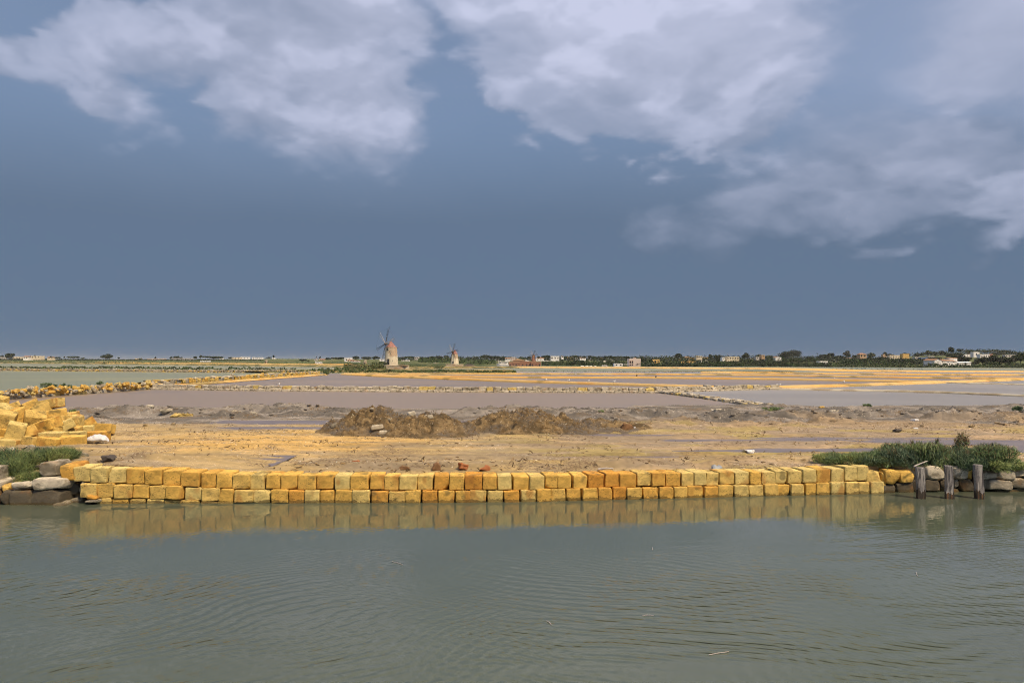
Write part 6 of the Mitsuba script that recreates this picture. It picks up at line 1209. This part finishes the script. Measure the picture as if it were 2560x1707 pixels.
mg = 'date palms of the dense palm grove below the umbrella pine'
for k in range(16):
    palm(1920 + 8.0 * k + 3 * math.sin(k * 5), 896 + 2.5 * math.sin(k * 3.1), 911, ORD[k] + ' date palm from the left in the grove below the umbrella pine', None, 40 + k, mg)
def scrub(name, pts, D0, dd, tone, n, size, label, seed, lean=0.0, brown=0.0):
    """a band of undergrowth nobody could count; pts: (px, y of the top, y of the foot)"""
    g = np.random.default_rng(seed); pxs, y0s, y1s = zip(*pts); px = g.uniform(pxs[0], pxs[-1], n); y1 = np.interp(px, pxs, y1s); y0 = np.interp(px, pxs, y0s)
    u = g.random(n); D = D0 + dd * u; foot = np.array([A(a_, b_, d_) for a_, b_, d_ in zip(px, y1, np.full(n, D0))]); s = D0 / F
    h = (y1 - y0) * s; clump = 0.35 + 0.9 * sstep(0.28, 0.66, meshkit.fbm(np.stack([px / 7.0, D / 9, np.full(n, seed * 1.0)], -1), 3, seed))
    X = foot[:, 0] * D / D0; z = foot[:, 2] + h * clump * g.random(n) ** 0.6
    ct = meshkit.fbm(np.stack([px / 16.0, D / 14, np.full(n, 3.0)], -1), 3, seed + 9) - 0.5
    t = np.clip(tone + 0.8 * ct + 0.08 * g.normal(size=n), 0, 1); t = np.where(g.random(n) < brown, 1.2, t)
    m, uv = leaves(np.stack([X, D, z], -1), size, t, g)
    k_ = put(numbered(name), m, 'mat_leaf', uv); tag(k_, label, 'scrub', None, 'stuff')
scrub('reed_belt', [(1355, 905, 914), (1420, 904, 914), (1480, 903, 914), (1545, 904, 913.5), (1570, 908, 914.5)], 520, 40, 0.28, 5200, 0.5, 'green reeds and bushes between the red salt works and the pink villa', 1)
scrub('reed_belt', [(1602, 905, 917), (1700, 906, 917), (1800, 905, 917), (1850, 903, 917), (1930, 904, 917), (1970, 908, 917), (2080, 909, 918)], 478, 30, 0.16, 9500, 0.5, 'dense belt of reeds in front of the ochre houses', 2)
scrub('scrub_belt', [(1960, 911, 918), (2080, 909, 919), (2200, 907, 919), (2330, 910, 920), (2420, 912, 920), (2570, 911, 921), (3300, 910, 921)], 474, 36, 0.28, 17000, 0.46, 'olive scrub along the right shore', 3, 0, 0.06)
scrub('scrub_belt', [(2100, 899, 911), (2200, 898, 912), (2330, 899, 911)], 560, 120, 0.18, 6500, 0.7, 'green thicket between the cream houses and the shore', 4)
scrub('wood', [(2280, 884, 897), (2360, 880, 895), (2430, 875, 892), (2500, 876, 893), (2570, 882, 895), (3300, 884, 897)], 1250, 80, 0.22, 18000, 1.0, 'far woodland covering the hill on the right', 5)
scrub('scrub_belt', [(-60, 898, 901), (100, 897, 901), (300, 899, 902), (500, 899, 902.5), (660, 900, 903)], 1000, 90, 0.12, 6000, 0.9, 'thin dark hedges along the far left shore', 6)
scrub('scrub_belt', [(1360, 891, 901), (1480, 892, 902), (1570, 893, 902), (1700, 896, 904), (1900, 895, 905), (2060, 894, 906), (2110, 896, 906)], 900, 100, 0.08, 10000, 0.9, 'dark tree belt behind the houses', 7)
scrub('scrub_belt', [(1580, 893, 905), (1700, 892, 906), (1900, 891, 906), (2100, 892, 907), (2200, 893, 908)], 760, 80, 0.08, 8000, 0.7, 'dark green trees merging behind the shore reeds', 27)
scrub('scrub_belt', [(1045, 897, 906), (1120, 897, 907), (1200, 900, 911), (1240, 902, 913)], 600, 100, 0.45, 4500, 0.55, 'green field edge between the second windmill and the ferry', 8)
scrub('scrub_belt', [(960, 894, 901), (1060, 894, 901), (1130, 892, 902), (1240, 893, 903), (1330, 893, 901)], 950, 80, 0.12, 4500, 0.8, 'dark hedgerow behind the windmills', 9)
scrub('reeds', [(860, 914, 925), (900, 912.5, 927), (945, 913, 927), (965, 916, 929)], 190, 14, 0.95, 2600, 0.24, 'pale grass on the bank left of the largest windmill', 10, 0, 0.15)
scrub('scrub_belt', [(690, 930, 935.5), (760, 926, 935), (850, 921, 933), (940, 924.5, 931), (1010, 927.5, 930.5), (1100, 926, 930.5), (1290, 928, 931)], 150, 12, 0.45, 6500, 0.16, 'dark low weeds along the bank in front of the largest windmill', 11, 0, 0.15)
scrub('scrub_belt', [(930, 907, 912.5), (955, 905, 912), (968, 907, 912)], 296, 3, 0.35, 500, 0.2, 'dark bush beside the door of the largest windmill', 12, 0, 0.3)
scrub('scrub_belt', [(997, 908, 913.5), (1012, 909, 914)], 290, 4, 1.0, 200, 0.2, 'brown bush right of the largest windmill', 13, 0, 0.6)
scrub('scrub_belt', [(1015, 914, 922), (1060, 915.5, 923), (1110, 915, 921)], 300, 14, 0.75, 1500, 0.26, 'yellowish weeds on the bank between the two windmills', 14, 0, 0.2)
scrub('scrub_belt', [(0, 916.5, 920.5), (60, 917, 921), (150, 916, 921.5), (330, 917.5, 922.5), (480, 918.5, 924), (580, 919, 926), (640, 918.5, 927), (740, 921, 928)], 172, 3, 0.30, 2600, 0.20, 'low dark plants on the crest of the lagoon dyke', 15, 0, 0.1)
scrub('scrub_belt', [(-30, 902.5, 907), (160, 903, 908), (420, 905, 911), (640, 906.5, 913), (880, 908.5, 916.5)], 430, 30, 0.5, 2400, 0.32, 'weeds on the far left dyke', 16, 0, 0.25)
scrub('scrub_belt', [(1000, 928.5, 931), (1300, 928.5, 931), (1700, 928.6, 930.5), (1980, 928, 930.5)], 205, 3, 0.4, 1400, 0.16, 'dark weeds on the thin dyke across the pond', 17, 0, 0.1)
scrub('scrub_belt', [(2080, 922, 926), (2200, 922, 927.5), (2320, 923, 928)], 330, 10, 0.45, 500, 0.25, 'dark weeds on the yellow shore at right', 18, 0, 0.2)
for px, py, w, h, lab, sd_ in ((121, 966, 44, 11, 'dark green bush on top of the rubble dyke', 31), (175, 968.5, 26, 10, 'small bush hanging over the rubble dyke', 32), (157, 960.5, 12, 6, 'little dark bush right of the larger one on the rubble dyke', 33), (251, 958.5, 18, 7, 'dark bush on the right part of the rubble dyke', 34), (812, 936, 28, 9, 'dark bush where the left dykes reach the grass bank', 35)):
    q = A(px, py + 4, float(G(px, np.interp(px, [0, 180, 367], [1000, 987, 973.5]), PAN_Z)[1]) + 1.0) if px < 400 else G(px, py, 0.2); s = q[1] / F
    bush('dyke_bush', q, w * s / 2, 0.35 * w * s, h * s * 0.85, 700, 0.25, lab, sd_, (0.2 * h * s, 0.4 * h * s), 0.05, 0.6, 0.012, 'shrub', None, 7)

# ------------------------------------------------------------------ gulls on the dykes
def gull(px, py, h, z, label, face=1, flying=False):
    q = G(px, py, z); s = q[1] / F; H = h * s; key = thing('gull', label, 'bird', 'white gulls standing on the dykes')
    sp = trimesh.creation.icosphere(2, 1.0); v = np.array(sp.vertices)
    b = v * [0.62, 0.26, 0.26]; b[:, 2] += 0.10 * b[:, 0] * face + 0.12 * (np.abs(b[:, 0]) > 0.4) * 0; b[:, 1:] *= (1 - 0.35 * np.clip(-b[:, [0]] * face, 0, 1))
    m = manifold3d.Manifold.sphere(1, 16)
    def ell(c, r): return manifold3d.Manifold.sphere(1.0, 18).scale(r).translate(c)
    body = manifold3d.Manifold.batch_hull([ell((0.15 * face, 0, 0.62), (0.24, 0.17, 0.19)), ell((-0.42 * face, 0, 0.60), (0.08, 0.06, 0.06))]) + manifold3d.Manifold.batch_hull([ell((0.25 * face, 0, 0.68), (0.12, 0.10, 0.12)), ell((0.36 * face, 0, 0.90), (0.11, 0.09, 0.10))])
    mm_ = body.to_mesh(); bt = trimesh.Trimesh(mm_.vert_properties[:, :3], mm_.tri_verts, process=False)
    part(key, 'body', placed(bt, q, None, [H] * 3), 'mat_gull', smooth=True)
    for sg in (-1, 1):
        wg = manifold3d.Manifold.batch_hull([ell((0.12 * face, sg * 0.15, 0.66), (0.12, 0.03, 0.10)), ell((-0.55 * face, sg * 0.08, 0.64), (0.04, 0.02, 0.03))]).to_mesh()
        part(key, 'wing', placed(trimesh.Trimesh(wg.vert_properties[:, :3], wg.tri_verts, process=False), q, None, [H] * 3), 'mat_gull_wing', smooth=True)
        part(key, 'leg', placed(tube([[0.05 * face, sg * 0.06, 0.0], [0.05 * face, sg * 0.06, 0.5]], 0.022, 5), q, None, [H] * 3), 'mat_beak')
    part(key, 'beak', placed(tube([[0.45 * face, 0, 0.90], [0.60 * face, 0, 0.87]], [0.035, 0.008], 5), q, None, [H] * 3), 'mat_beak')
for px, py, h, z, lab, fc in ((696, 965.5, 9, 0.40, 'gull with dark wings on the pan wall at left', 1), (1364, 953.5, 8, 0.36, 'first gull from the left on the slanting dyke', 1), (1420.5, 956.3, 9, 0.36, 'second gull from the left on the slanting dyke', 1), (1470, 957, 8, 0.36, 'third gull from the left on the slanting dyke', 1), (1534.5, 959.5, 9, 0.36, 'fourth gull from the left on the slanting dyke', 1),
        (1438.5, 939, 5, 0.25, 'small far gull left of the middle of the third dyke', 1), (1511.5, 940.5, 5, 0.25, 'small far gull right of the other on the third dyke', -1), (1227.5, 930, 5, -0.3, 'far gull by the pond left of the red salt works', 1), (1945, 966.5, 8, 0.34, 'left of two gulls side by side on the right dyke', -1), (1949.5, 966, 8, 0.34, 'right of two gulls side by side on the right dyke', 1), (2084.5, 949.5, 6, 0.3, 'gull on the yellow dyke at right', 1), (2108, 959.5, 9, 0.34, 'upright gull at the corner of the right pans', 1), (1086, 933.5, 5, -0.1, 'far gull below the second windmill', 1)):
    gull(px, py, h, z, lab, fc)
for k, (px, py, h) in enumerate(((1591, 941, 5), (1639, 943, 4))):
    q = G(px, py, 0.25); s = q[1] / F
    solo('stake', tube([q, q + [0.1, 0, h * s]], [0.12, 0.08], 5), 'mat_timber', ('left' if k == 0 else 'right') + ' of two short dark stakes on the far dyke', 'stake')
# ------------------------------------------------------------------ haze over the lowland
scene['haze_air'] = {'type': 'homogeneous', 'albedo': {'type': 'rgb', 'value': [0.95, 0.95, 0.955]}, 'sigma_t': 0.000055}
scene['haze'] = {'type': 'cube', 'to_world': T().translate([0, 3400, 11]).scale([7600, 4100, 15.5]), 'bsdf': {'type': 'null'}, 'interior': {'type': 'ref', 'id': 'haze_air'}}
scene['camera']['medium'] = {'type': 'ref', 'id': 'haze_air'}
tag('haze', 'thin haze lying over the far shore', None, None, 'stuff')
zmax = max(float((np.asarray(meshkit.WRITTEN[d_['filename']][0])[:, 2]).max()) for d_ in scene.values() if d_.get('type') == 'ply')
print('highest', zmax)
